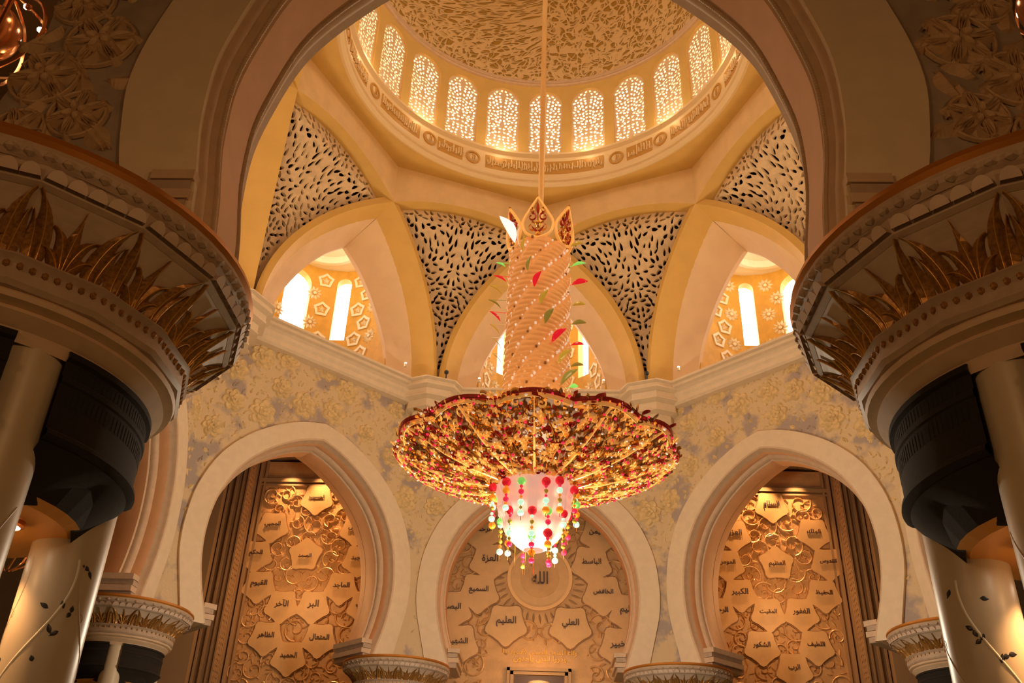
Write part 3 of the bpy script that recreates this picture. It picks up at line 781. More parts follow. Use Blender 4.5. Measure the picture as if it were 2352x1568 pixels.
    for q, (ox, oy) in enumerate(offs):
        px, py = ox*ca-oy*sa, ox*sa+oy*ca
        mb = MB()
        lathe(mb, [(sr*1.35, 0), (sr*1.35, .3), (sr*1.2, .4), (sr*1.25, .5), (sr, .62), (sr, zz(5.0))], 'marble', 40, (px, py))
        th = math.atan2(px, py)
        if near:
            sfm = lambda u, z, d: (px+(sr+d)*S(u/sr), py+(sr+d)*C(u/sr), z)
            for ph in (0, PI):
                for base in range(2):
                    pts = []
                    for s in range(90):
                        z = .9+s*.075
                        if z > zz(3.2): break
                        u = sr*(ph+base*1.3+S(z*1.7+ph+q)*.85); pts.append((u, z))
                    if len(pts) > 3: ribbon(mb, pts, .010 if base else .015, .006, sfm, .0, 'inlay_vine' if base == 0 else 'inlay_vine2', False, 1)
                    for s in range(3, len(pts)-2, 2):
                        u, z = pts[s]; an = rng.random()*6
                        if base == 0:
                            uu, zu = u+rng.uniform(-.22, .22), z+rng.uniform(-.15, .15)
                            for g in range(rng.choice((1, 1, 2))): leaf(mb, uu, zu, an+g*2.6, rng.uniform(.07, .12), .055, sfm, .001, .005, 'inlay', 1)
                        elif s % 10 == 3:
                            ribbon(mb, spiral(u, z, .09, an, .8, 1, 12), .006, .003, sfm, 0, 'inlay_vine2', True, 1)
        smooth_angle(mb.build('marble_shaft', root), 40)
    # dark vent panels between the shafts
    angs = sorted([math.atan2(o[0]*ca-o[1]*sa, o[0]*sa+o[1]*ca) % (2*PI) for o in offs])
    for q in range(4):
        a0 = angs[q]+.14; a1 = (angs[(q+1) % 4]+(2*PI if q == 3 else 0))-.14
        mb = MB()
        prof = [(2.02, 5.02), (2.11, 5.0), (2.11, 4.93), (2.06, 4.9), (2.06, 4.72), (2.09, 4.70), (2.09, 4.64), (2.07, 4.62), (2.07, 4.08), (2.12, 4.05), (2.13, 4.00), (2.08, 3.96), (2.02, 3.94)]
        lathe(mb, [(r*k, zz(z)) for r, z in prof], 'vent', 20, a0=a0, a1=a1)
        # ogee bottom, deeper at the middle of the panel than at its ends
        n = 24; K = 8; V = []
        for i in range(n+1):
            t = i/n; a = a0+(a1-a0)*t; e = abs(2*t-1)
            for j in range(K+1):
                v = j/K; r = 2.04-.50*(v**1.6)-.10*S(PI*v); z = 3.94-v*(.30+.30*(1-(1-e)**1.6))
                V.append((r*k*S(a), r*k*C(a), zz(z)))
        mb.add(V, [[i*(K+1)+j, (i+1)*(K+1)+j, (i+1)*(K+1)+j+1, i*(K+1)+j+1] for i in range(n) for j in range(K)], 'vent')
        # slots
        m = int((a1-a0)/.035)
        for row, (z0, z1) in enumerate(((4.74, 4.88), (4.40, 4.58))):
            for i in range(2, m-1):
                a = a0+(a1-a0)*i/m; w_ = .011
                rr = (2.063 if row == 0 else 2.074)*k
                mb.add([(rr*S(a-w_), rr*C(a-w_), zz(z0)), (rr*S(a+w_), rr*C(a+w_), zz(z0)), (rr*S(a+w_), rr*C(a+w_), zz(z1)), (rr*S(a-w_), rr*C(a-w_), zz(z1))], [[0, 1, 2, 3]], 'vent_slot')
        smooth_angle(mb.build('vent_panel', root), 35)
        am = (a0+a1)/2
        if lit:
            mb = MB(); lx, ly = .95*S(am)*k, .95*C(am)*k
            lathe(mb, [(.15*k, zz(3.34)), (.16*k, zz(3.41)), (.19*k, zz(3.41)), (.19*k, zz(3.36)), (.15*k, zz(3.34))], 'copper', 20, (lx, ly))
            lathe(mb, [(0, zz(3.345)), (.15*k, zz(3.345))], 'lampglow', 20, (lx, ly))
            mb.build('downlight', root)
    return root
make_cluster('column_cluster', -6.7, -17.85, 6.8, 1, True, 'huge near column at left with palm capital and dark vent panels', 'column', lit=True, group='four-shaft columns with palm capitals')
make_cluster('column_cluster', 6.7, -17.85, 6.8, 1, True, 'huge near column at right with palm capital and dark vent panels', 'column', lit=True, group='four-shaft columns with palm capitals')
for (x, y, lab) in ((-6.1, 13.75, 'far column standing left of the middle arch, below the chandelier'), (6.1, 13.75, 'far column standing right of the middle arch, below the chandelier'),
                    (-14.7, 5.2, 'far column between left arch and west arch, behind the near left shafts'), (14.7, 5.2, 'far column between right arch and east arch, behind the near right shafts')):
    make_cluster('column_cluster', x, y, 8.0, .76, False, lab, 'column', ang=math.atan2(x, y)*-1, lit=False, group='four-shaft columns with palm capitals')
for sx in (-1, 1):       # spots inside the near columns that wash the shafts
    lamp('column_spot', 'SPOT', (sx*6.2, -17.5, 3.3), 170 if sx < 0 else 300, AMBER, .05, (sx*5.5, -16.75, .4), 75, .9)
    lamp('column_spot', 'POINT', (sx*6.2, -17.75, 3.1), 7, AMBER, .1)

# ------------------------------------------------------------------ near wall with the big arch
def sc_arch(c, sxx, dz_): return [(x*sxx, z+dz_) for x, z in c]
NA = [(3.96, 6.96), (4.02, 7.5), (4.1, 8.0), (4.17, 8.6), (4.17, 9.6), (3.98, 10.55), (3.70, 11.45), (3.32, 12.1), (2.78, 12.75), (2.24, 13.25), (1.1, 13.95), (0, 14.35)]
NBd = [(4.75, 6.96), (5.02, 7.6), (5.2, 8.4), (5.30, 9.3), (5.15, 10.4), (4.70, 11.9), (3.9, 13.1), (2.8, 14.1), (1.4, 14.8), (0, 15.1)]
na = sym(cr(NA, 4)); nb = sym(cr(NBd, 4))
def near_relief(mb, fm, rng, d0):
    ok = lambda x, z, m: 5.25+m < abs(x)+(0 if z < 10 else -.28*(z-10)) and abs(x) < 6.95-m+max(0, (9-z))*.25
    pts = [(5.85, 8.6, .42), (6.5, 9.3, .5), (5.9, 10.0, .52), (6.35, 10.8, .45), (5.75, 11.45, .55), (6.3, 12.3, .6), (5.3, 12.9, .55), (6.6, 8.3, .4)]
    for sx in (-1, 1):
        for x, z, r in pts:
            x = x*sx; a0 = rng.random()*6
            for i in range(6):
                a = a0+PI*i/3; petal(mb, x, z, a, r*1.1, r*.62, fm, d0, .10, 'near_leaf', n=14)
                for q in (-.12, 0, .12): ribbon(mb, [(x+C(a+q)*r*.25, z+S(a+q)*r*.25), (x+C(a+q)*r*.95, z+S(a+q)*r*.95)], .012, .03, fm, d0-.085, 'near_leaf', True)
            for i in range(4):
                a = a0+.5+PI*i/2; petal(mb, x, z, a, r*.5, r*.34, fm, d0-.06, .08, 'near_leaf')
            ribbon(mb, spiral(x, z, r*.98, a0, .9, 1, 20, .1), .03, .06, fm, d0-.02, 'near_leaf', False)
        for _ in range(26):
            x, z = rng.uniform(5.2, 6.8)*sx, rng.uniform(8.2, 12.6)
            if ok(x, z, .15): leaf(mb, x, z, rng.random()*6.3, rng.uniform(.35, .6), .26, fm, d0, .08, 'near_leaf')
nfm = lambda s, z, d: (s, d, z)
# sides of the wall end where the neighbouring arches begin
mb = MB()
side = [(6.95, 9.2), (6.80, 10.0), (6.82, 11.0), (7.1, 12.2), (7.8, 13.6), (9.0, 14.8), (10.6, 15.4)]
sidec = cr(side, 3)
poly = [(-7.4, 6.96)]+na+[(7.4, 6.96), (7.2, 8.2)]+sidec+[(11, 18.2), (-11, 18.2)]+[(-x, z) for x, z in reversed(sidec)]+[(-7.2, 8.2)]
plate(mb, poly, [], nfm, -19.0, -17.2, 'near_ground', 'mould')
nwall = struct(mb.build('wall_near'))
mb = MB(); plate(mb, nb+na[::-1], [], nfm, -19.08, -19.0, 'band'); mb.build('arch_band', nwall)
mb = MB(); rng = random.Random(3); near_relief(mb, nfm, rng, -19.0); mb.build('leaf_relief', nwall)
# moulded soffit of the near arch
prof = [(0, -.08), (.04, -.04), (.04, .02), (.10, .06), (.13, .14), (.10, .22), (.16, .25), (.19, .33), (.16, .41), (.21, .44), (.21, 1.18), (.16, 1.21), (.19, 1.29), (.16, 1.37), (.10, 1.42), (.13, 1.5), (.10, 1.58), (.03, 1.66), (.0, 1.8)]
n = len(na); V = []; K = len(prof)
for i, (x, z) in enumerate(na):
    q0 = na[max(i-1, 0)]; q1 = na[min(i+1, n-1)]; tx, tz = q1[0]-q0[0], q1[1]-q0[1]; l = math.hypot(tx, tz); nx, nz = tz/l, -tx/l
    for o, dd in prof: V.append((x+nx*(o-.06), -19+dd, z+nz*(o-.06)))
F = [[i*K+q, i*K+q+1, (i+1)*K+q+1, (i+1)*K+q] for i in range(n-1) for q in range(K-1)]
mb = MB(); mb.add(V, [f for f in F if f[0] % K != 9], 'mould'); mb.add(V, [f for f in F if f[0] % K == 9], 'salmon')
for i in range(0, (n-1)*5):
    t = i/5; j = int(t); fr = t-j; x = na[j][0]*(1-fr)+na[j+1][0]*fr; z = na[j][1]*(1-fr)+na[j+1][1]*fr
    tx, tz = na[j+1][0]-na[j][0], na[j+1][1]-na[j][1]; l = math.hypot(tx, tz); nx, nz = tz/l, -tx/l
    for dd in (.33, 1.29): ball(mb, (x+nx*.13, -19+dd, z+nz*.13), .045, 'mould', 1)
smooth_angle(mb.build('arch_soffit', nwall), 50)
for sx in (-1, 1):
    mb = MB()
    for j in range(4):
        h = j*.21; o = (.0, .07, .02, .1)[j]
        xa, xb = (4.06-o*.5)*sx, (4.56)*sx; h *= .72
        box(mb, min(xa, xb), max(xa, xb), -19.12-o*.3, -18.8, 6.97+h, 6.97+h+.14, 'capital' if j % 2 == 0 else 'mould')
    mb.build('arch_foot_block', nwall)

# ------------------------------------------------------------------ qibla wall beyond the arches
def plaque_outline(cx, cz, r, upd=-1):
    out = []
    for i in range(40):
        t = 2*PI*i/40; a = t-PI/2 if upd < 0 else t+PI/2
        rr = r*(.80+.20*(abs(C(2.5*t))**2.2))+r*.02*C(10*t); out.append((cx+rr*C(a), cz+rr*S(a)))
    return out
def ray(px, py):
    return (fw+rt2*((px-1176)/FPX)-up2*((py-784)/FPX))
def on_y(px, py, y):
    d = ray(px, py); t = (y-CAM.y)/d.y; p = CAM+d*t; return (p.x, p.z)
QS, QC = 20.0, 17.0
qfm = lambda s, z, d: (s, d, z)
mb = MB()
for x0, x1 in ((-16, -7.5), (7.5, 16)): box(mb, x0, x1, QS, QS+.5, -1.6, 20.2, 'qibla')
mb2_ = MB(); box(mb, -7.5, 7.5, QC, QS+.5, -1.6, 20.2, 'qibla')
qw = struct(mb.build('wall_qibla'))
names = []
L = [(730, 1143, 'الحسيب'), (628, 1206, 'المحيي'), (820, 1213, 'الجليل'), (590, 1272, 'الحكم'), (702, 1277, 'الصمد'), (826, 1283, 'المجيد'), (597, 1342, 'القيوم'), (785, 1346, 'الماجد'),
     (649, 1388, 'الآخر'), (721, 1389, 'البر'), (613, 1460, 'الظاهر'), (735, 1465, 'المتعال'), (665, 1506, 'الحميد'), (838, 1390, 'الوالي')]
Rr = [(1770, 1160, 'السلام'), (1684, 1225, 'العزيز'), (1867, 1222, 'الملك'), (1669, 1293, 'المؤمن'), (1783, 1297, 'العظيم'), (1900, 1291, 'القدوس'), (1698, 1361, 'الكبير'), (1890, 1363, 'الحفيظ'),
      (1763, 1406, 'المقيت'), (1838, 1406, 'الغفور'), (1748, 1482, 'الشكور'), (1872, 1481, 'اللطيف'), (1822, 1534, 'الرب'), (1652, 1404, 'الرحيم')]
Cc = [(1108, 1218, 'الرحمن'), (1378, 1224, 'المهيمن'), (1126, 1285, 'العزة'), (1358, 1292, 'الباسط'), (1100, 1356, 'السميع'), (1385, 1361, 'الخافض'), (1037, 1395, 'البصير'), (1446, 1403, 'الحليم'),
      (1163, 1429, 'العليم'), (1310, 1434, 'العلي'), (1052, 1474, 'الشهيد'), (1424, 1481, 'الخبير')]
def do_plaques(lst, y, r, seed, region, inv=()):
    rng = random.Random(seed); ps = []
    for i, (px, py, t) in enumerate(lst):
        x, z = on_y(px, py, y); ps.append((x, z))
        mb = MB(); upd = 1 if i in inv else -1
        o = plaque_outline(x, z-.12 if upd < 0 else z+.05, r, upd)
        e_ = .003*i; plate(mb, o, [], qfm, y-.13-e_, y-.001, 'plaque')
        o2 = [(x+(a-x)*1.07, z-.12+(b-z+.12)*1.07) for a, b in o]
        plate(mb, o2, [], qfm, y-.06-e_, y-.001, 'groove_shade')  # dark border plate stands in for the groove's shade
        pl = mb.build('name_plaque', qw)
        lettering(t.replace('ؤ', 'و'), x, z, r*.155*len(t), qfm, y-.13-e_, 'ink', pl)
    x0, x1, z0, z1 = region
    far = lambda x, z, m: all(math.hypot(x-a, z-b) > m for a, b in ps)
    mb = MB()
    med = lambda x, z: not (y == QC and (math.hypot(x, z-13) < 2.6 or (abs(x) < 2.6 and z < 10.3)))
    for x, z in poisson(lambda x, z: far(x, z-.0, r+.0) and med(x, z), x0, x1, z0, z1, .74, rng, 3500):
        a0 = rng.random()*6; rr = rng.uniform(.38, .66); sg = rng.choice((-1, 1))
        ribbon(mb, spiral(x, z, rr, a0, 1.3, sg, 26, .85), .06, .11, qfm, y, 'vine' if rng.random() < .45 else 'qibla')
        for q in range(4): leaf(mb, x+rr*.5*C(a0+q*1.6), z+rr*.5*S(a0+q*1.6), a0+q*1.9, rr*.5, rr*.25, qfm, y, .08, 'qibla')
    for x, z in poisson(lambda x, z: far(x, z, r*.95) and med(x, z), x0, x1, z0, z1, .34, rng, 5000):
        leaf(mb, x, z, rng.random()*6.3, rng.uniform(.25, .42), .16, qfm, y, .07, 'qibla' if rng.random() < .75 else 'vine')
    mb.build('vine_relief', qw)
do_plaques(L, QS, .92, 1, (-15.2, -7.6, 7, 18.4), (4,))
do_plaques(Rr, QS, .92, 2, (7.6, 15.2, 7, 18.4), (4,))
do_plaques(Cc, QC, 1.03, 3, (-7, 7, 7.5, 17.5))
# top moulding and side frames of the qibla wall
mb = MB()
for s0, s1 in ((-15.6, -7.6), (7.6, 15.6)):
    for z0, z1, dd in ((18.75, 18.85, .12), (18.95, 19.15, .2), (19.2, 19.3, .1)): box(mb, s0, s1, QS-dd, QS, z0, z1, 'frame')
for sx in (-1, 1):
    for o, w_, dd in ((15.35, .12, .15), (15.6, .14, .3), (15.85, .2, .5)): box(mb, min(o*sx, (o+w_)*sx), max(o*sx, (o+w_)*sx), QS-dd, QS, -1.6, 20.2, 'frame')
mb.build('wall_moulding', qw)
# side returns with lattice strip, dark piers
for sx, nm in ((-1, 'left'), (1, 'right')):
    mb = MB()
    box(mb, min(16*sx, 18.6*sx), max(16*sx, 18.6*sx), 18.6, 20.5, -1.6, 20.4, 'plain')
    box(mb, min(16.9*sx, 18.3*sx), max(16.9*sx, 18.3*sx), 17.9, 18.6, -1.6, 20.4, 'frame')
    for j in range(0, 5, 2): box(mb, min((16.1+j*.16)*sx, (16.18+j*.16)*sx), max((16.1+j*.16)*sx, (16.18+j*.16)*sx), 18.45-j*.04, 18.6, -1.6, 20.0, 'plain')
    rng = random.Random(7)
    pier = struct(mb.build('wall_pier_'+nm))
    mb = MB()
    hs_ = [leafhole(18.9+rng.uniform(-.0, .0)+.25*c, z, rng.random()*3, .2, .11) for z in [8+.27*j for j in range(44)] for c in (-1, 0, 1)]
    plate(mb, [(18.45, 7.5), (19.4, 7.5), (19.4, 20.1), (18.45, 20.1)], hs_, lambda u, z, d: (15.93*sx-(.0+d)*sx, u, z), 0, .08, 'frame')
    mb.build('lattice_strip', pier)
# downlights over the qibla wall
for x, pos in ((-13.9, 'outer'), (-12.1, 'middle'), (-10.2, 'inner'), (10.4, 'inner'), (12.1, 'middle'), (13.9, 'outer')):
    mb = MB(); lathe(mb, [(.12, 20.28), (.16, 20.4), (.2, 20.4), (.2, 20.25), (.12, 20.25)], 'black', 16, (x, 18.9)); lathe(mb, [(0, 20.3), (.12, 20.3)], 'lampglow', 16, (x, 18.9))
    o = mb.build('ceiling_downlight'); tag(o, pos+' one of three round downlights over the '+('left' if x < 0 else 'right')+' part of the name wall', 'lamp', 'downlights over the '+('left' if x < 0 else 'right')+' name wall')
# sun medallion, gold lines and niche frame in the middle
mb = MB()
mx, mz = on_y(1240, 1328, QC)
mr = 1.6
cir = lambda r, n=40: [(mx+r*C(2*PI*i/n), mz+r*S(2*PI*i/n)) for i in range(n)]
plate(mb, cir(mr), [cir(mr*.9)], qfm, QC-.16, QC-.001, 'vine'); plate(mb, cir(mr*.9), [cir(mr*.6)], qfm, QC-.08, QC-.001, 'plaque'); plate(mb, cir(mr*.6), [], qfm, QC-.1, QC-.001, 'qibla')
for i in range(40):
    a = 2*PI*i/40; leaf(mb, mx+1.72*C(a), mz+1.72*S(a), a+.15, .5, .13, qfm, QC, .09, 'frame')
med = mb.build('sun_medallion', qw)
vs, fs, wd = text_mesh('الله'); k_ = .8/wd
lm = MB(); lm.add([qfm(mx+x*k_, mz+y*k_*1.25, QC-.14-(z+.03)*.8) for x, y, z in vs], fs, 'ink'); lm.build('lettering', med)
bx, bz = on_y(1240, 1500, QC)
lettering('ولله الاسماء الحسنى فادعوه بها', bx, on_y(1240, 1499, QC)[1], 3.5, qfm, QC, 'goldtext', qw, name='gold_lettering')
lettering('وذروا الذين يلحدون', bx, on_y(1240, 1514, QC)[1], 2.5, qfm, QC, 'goldtext', qw, name='gold_lettering')
mb = MB(); fx0, fz = on_y(1165, 1534, QC); fx1, _ = on_y(1312, 1534, QC)
for o, dd in ((0, .28), (.16, .2)):
    box(mb, fx0+o, fx1-o, QC-dd, QC, fz-o-.14, fz-o, 'frame')
    box(mb, fx0+o, fx0+o+.14, QC-dd, QC, -1.6, fz-o, 'frame'); box(mb, fx1-o-.14, fx1-o, QC-dd, QC, -1.6, fz-o, 'frame')
mb.build('niche_frame', qw)
mb = MB(); box(mb, fx0+.34, fx1-.34, QC-.06, QC-.001, -1.6, fz-.32, 'ink')
lathe(mb, [(0, fz-1.5), (.5, fz-1.3), (.72, fz-1.0), (.5, fz-.62), (0, fz-.5)], 'band', 20, ((fx0+fx1)/2, QC-.1))
mb.build('niche_panel', qw)

# ------------------------------------------------------------------ outer shell of the aisles
mb = MB(); box(mb, -34, 34, -42, 26, -1.8, -1.6, 'floor'); struct(mb.build('floor'))
mb = MB()
sq = [(-34, -17.2), (34, -17.2), (34, 26), (-34, 26)]
oc = [P(rad(22.5+45*k), 0, R+2.0, 0)[:2] for k in range(8)]
plate(mb, sq, [oc], lambda x, y, d: (x, y, 20.4+d), 0, .3, 'plain')
# ring that closes the gap between wall tops and the aisle ceiling
for k in range(8):
    a = rad(45*k)
    q = [P(a, -5.6, 13.9, ZC-.35), P(a, 5.6, 13.9, ZC-.35), P(a, 7.4, 17.4, 20.6), P(a, -7.4, 17.4, 20.6)]
    if k != 4: mb.add(q, [[0, 1, 2, 3]], 'plain')
    a2 = rad(45*k+22.5)
    mb.add([P(a2, 0, 14.8, ZC-.35), P(a, 5.6, 13.9, ZC-.35), P(a, 7.4, 17.4, 20.6), P(a2, 0, 18.6, 20.6)], [[0, 1, 2, 3]], 'plain')
    mb.add([P(a2, 0, 14.8, ZC-.35), P(rad(45*k+45), -5.6, 13.9, ZC-.35), P(rad(45*k+45), -7.4, 17.4, 20.6), P(a2, 0, 18.6, 20.6)], [[0, 1, 2, 3]], 'plain')
struct(mb.build('ceiling'))
mb = MB(); box(mb, -34, 34, -42, -19, 18.2, 18.5, 'plain'); box(mb, -11, 11, -19, -17.2, 18.0, 20.7, 'plain')
box(mb, -34, -11, -19, -17.2, 15.0, 20.7, 'plain'); box(mb, 11, 34, -19, -17.2, 15.0, 20.7, 'plain');
struct(mb.build('ceiling_aisle'))
for nm, b in (('left', (-34.3, -34, -42, 26)), ('right', (34, 34.3, -42, 26)), ('back', (-34, 34, 26, 26.3)), ('behind', (-34, 34, -42.3, -42))):
    mb = MB(); box(mb, *b, -1.6, 20.7, 'plain'); struct(mb.build('wall_'+nm))

# ------------------------------------------------------------------ small fittings on the cornice
for deg in (-22.5, 22.5):
    a = rad(deg)
    for s in (-1, 1):
        x = s*1.9
        p = P(a, x, 13.15-abs(x)*.25, ZC+.06)
        mb = MB(); lathe(mb, [(0, .0), (.07, .0), (.07, .12), (.06, .16)], 'band', 12); ball(mb, (0, 0, .19), .06, 'bluewhite', 1)
        o = mb.build('cornice_lamp', None, loc=p); tag(o, 'tiny bright lamp on the cornice %s the %s bracket' % ('left of' if s < 0 else 'right of', 'left' if deg < 0 else 'right'), 'lamp', 'tiny cornice lamps')
    p = P(a, .25, 12.9, ZC+.25)
    mb = MB(); ball(mb, (0, 0, .1), .12, 'black', 2); lathe(mb, [(.04, -.25), (.04, .1)], 'black', 8)  # small round black floodlight, unlit here
    o = mb.build('floodlight_ball', None, loc=p); tag(o, 'small black ball floodlight on the %s bracket' % ('left' if deg < 0 else 'right'), 'floodlight')

# ------------------------------------------------------------------ main chandelier
ch = empty('chandelier', (0, 0, 8)); tag(ch, 'huge hanging chandelier with spiral body, red and gold bowl and coloured glass beads', 'chandelier')
def cbuild(mb, name, par=None, smooth=True, ang=40):
    o = mb.build(name, par or ch); 
    if par is None: o.location = (0, 0, -8)
    if smooth: smooth_angle(o, ang)
    return o
mb = MB(); lathe(mb, [(.0, 47.7), (.5, 47.6), (.5, 47.3), (.11, 47.1), (.11, 22.4), (.16, 22.3), (.11, 22.2), (.11, 20.3)], 'rod', 16); cbuild(mb, 'rod')
# body: a thick bundle of ropes wound in a spiral
V = []; F = []; NA_, NZ = 168, 400; Z0, Z1 = 12.9, 20.5
for j in range(NZ+1):
    t = j/NZ; z = Z0+(Z1-Z0)*t; r0 = 1.16-.05*t
    if t > .95: r0 *= 1-.25*((t-.95)/.05)**2
    for i in range(NA_):
        a = 2*PI*i/NA_; ph = (a*8+z*6.4)
        lobe = abs(S(ph*.5)); fine = abs(S(z*15-a*3+1.2*lobe))
        r = r0-.13+.13*lobe**.6+.05*fine*lobe
        V.append((r*S(a), r*C(a), z))
for j in range(NZ):
    for i in range(NA_): F.append([j*NA_+i, j*NA_+(i+1) % NA_, (j+1)*NA_+(i+1) % NA_, (j+1)*NA_+i])
F.append([NZ*NA_+i for i in range(NA_)])
mb = MB(); mb.add(V, F, 'peach'); cbuild(mb, 'spiral_body', ang=70)
# clear glass trims in the grooves between the ropes
mb = MB(); rng = random.Random(12)
for q in range(8):
    for s in range(70):
        z = 13.2+s*.103; a = (-z*6.4+2*PI*q)/8
        if (s*7+q*3) % 5 < 3: ball(mb, (1.08*S(a), 1.08*C(a), z), rng.uniform(.03, .055), 'pearl' if (s+q) % 7 else 'bronze', 1, (1, 1, 1.4))
cbuild(mb, 'glass_trim', smooth=False)['kind'] = 'stuff'
# crown of six openwork finials
def crown(an):
    mb = MB(); r = 1.0; base = 20.3
    f = lambda u, v, d: ((r+d+.16*v)*S(an)+u*C(an), (r+d+.16*v)*C(an)-u*S(an), base+v)
    outl = [(0, 0), (-.42, .2), (-.56, .65), (-.36, 1.12), (0, 1.75)]
    for sx in (-1, 1):
        ribbon(mb, cr([(x*sx, z*.94) for x, z in outl], 5), .055, .06, f, 0, 'goldlit', False, 1); ribbon(mb, cr([(x*sx, z*.94) for x, z in outl], 5), .055, .06, f, 0, 'goldlit', False, -1)
        for zc_, rr, m in ((.45, .2, 'gold'), (.85, .17, 'redm'), (1.12, .1, 'gold')):
            ribbon(mb, spiral(.22*sx, zc_, rr, PI/2, .95, sx, 14, .6), .035, .05, f, 0, m, True, 1); ribbon(mb, spiral(.22*sx, zc_, rr, PI/2, .95, sx, 14, .6), .035, .05, f, 0, m, True, -1)
        leaf(mb, 0, .2, PI/2+.7*sx, .36, .1, f, 0, .05, 'redm', 1)
    ribbon(mb, [(0, 0), (0, 1), (0, 1.75)], .035, .05, f, 0, 'gold', True, 1); ribbon(mb, [(0, 0), (0, 1), (0, 1.75)], .035, .05, f, 0, 'gold', True, -1)
    leaf(mb, 0, .95, PI/2, .55, .12, f, -.02, .06, 'redm', -1); leaf(mb, 0, .95, PI/2, .55, .12, f, .02, .06, 'redm', 1)
    ball(mb, f(0, .62, 0), .09, 'gold', 1); ball(mb, f(0, .15, 0), .12, 'gold', 1)
    cbuild(mb, 'crown_finial')
for q in range(6): crown(rad(60*q+184))
# glass leaves that stand off the body
def gleaf(pix, z_or_y, l, wd, m, ang, depth_y):
    d = ray(*pix); t = (depth_y-CAM.y)/d.y; p = CAM+d*t
    mb = MB(); n = 9; dr = (rt2*C(ang)+up2*S(ang)); nn = (up2*C(ang)-rt2*S(ang)); V = []
    for i in range(n+1):
        tt = i/n; w_ = wd*.5*max(0, S(PI*tt))**.8; base = p+dr*l*(tt-.5)+nn*(.12*l*S(PI*tt))
        for a, b in ((-w_, 0), (0, .03), (w_, 0), (0, -.03)): V.append(tuple(base+nn*a-fw*b))
    mb.add(V, [[i*4+q, i*4+(q+1) % 4, (i+1)*4+(q+1) % 4, (i+1)*4+q] for i in range(n) for q in range(4)], m)
    # thin stalk back to the body
    e0 = p-dr*l*.5; ax = Vector((0, 0, e0.z)); e1 = ax+(e0-ax).normalized()*1.0
    if (e0-ax).length > 1.02:
        sd = Vector((0, 0, .012)); mb.add([tuple(e0+sd), tuple(e0-sd), tuple(e1-sd), tuple(e1+sd)], [[0, 1, 2, 3]], m)
    cbuild(mb, 'glass_leaf')
leaves = [((1235, 640), .62, .2, 'redg', 1.15, -1.3), ((1332, 650), .62, .2, 'redg', .2, -.3), ((1284, 770), .7, .22, 'redg', .75, -1.3), ((1327, 792), .5, .12, 'redg', .05, -.2),
          ((1325, 562), .5, .15, 'amberg', .3, -.3), ((1330, 608), .55, .12, 'greeng', .2, 0), ((1330, 700), .5, .16, 'amberg', .08, 0), ((1330, 743), .55, .17, 'olive', .1, 0),
          ((1216, 605), .55, .13, 'olive', 1.35, -1.3), ((1204, 560), .6, .12, 'amberg', 1.5, -1.25), ((1250, 682), .6, .2, 'amberg', 1.1, -1.3), ((1262, 725), .6, .22, 'olive', 1.05, -1.3),
          ((1298, 818), .7, .2, 'amberg', .8, -1.2), ((1326, 840), .5, .13, 'olive', .1, -.2), ((1308, 866), .8, .2, 'olive', .75, -1.0), ((1318, 888), .3, .15, 'greeng', .1, -.8),
          ((1148, 640), .55, .09, 'redg', -.45, -.2), ((1150, 608), .4, .08, 'greeng', -.4, 0), ((1138, 665), .55, .07, 'amberg', -.6, 0), ((1136, 698), .55, .07, 'olive', -.6, 0),
          ((1137, 727), .55, .09, 'redg', -.75, -.2), ((1136, 756), .5, .05, 'amberg', -.8, 0), ((1140, 790), .6, .04, 'amberg', -.9, 0), ((1143, 828), .6, .03, 'olive', -.95, 0),
          ((1310, 530), .8, .14, 'peach', .8, -.2), ((1194, 540), .75, .06, 'pearl', 1.55, -1.1)]
for px, l, wd, m, an, yy in leaves: gleaf(px, 0, l, wd, m, an, yy)
gleaf((1165, 527), 0, 1.15, .36, 'white_glass', -1.05, -.9)
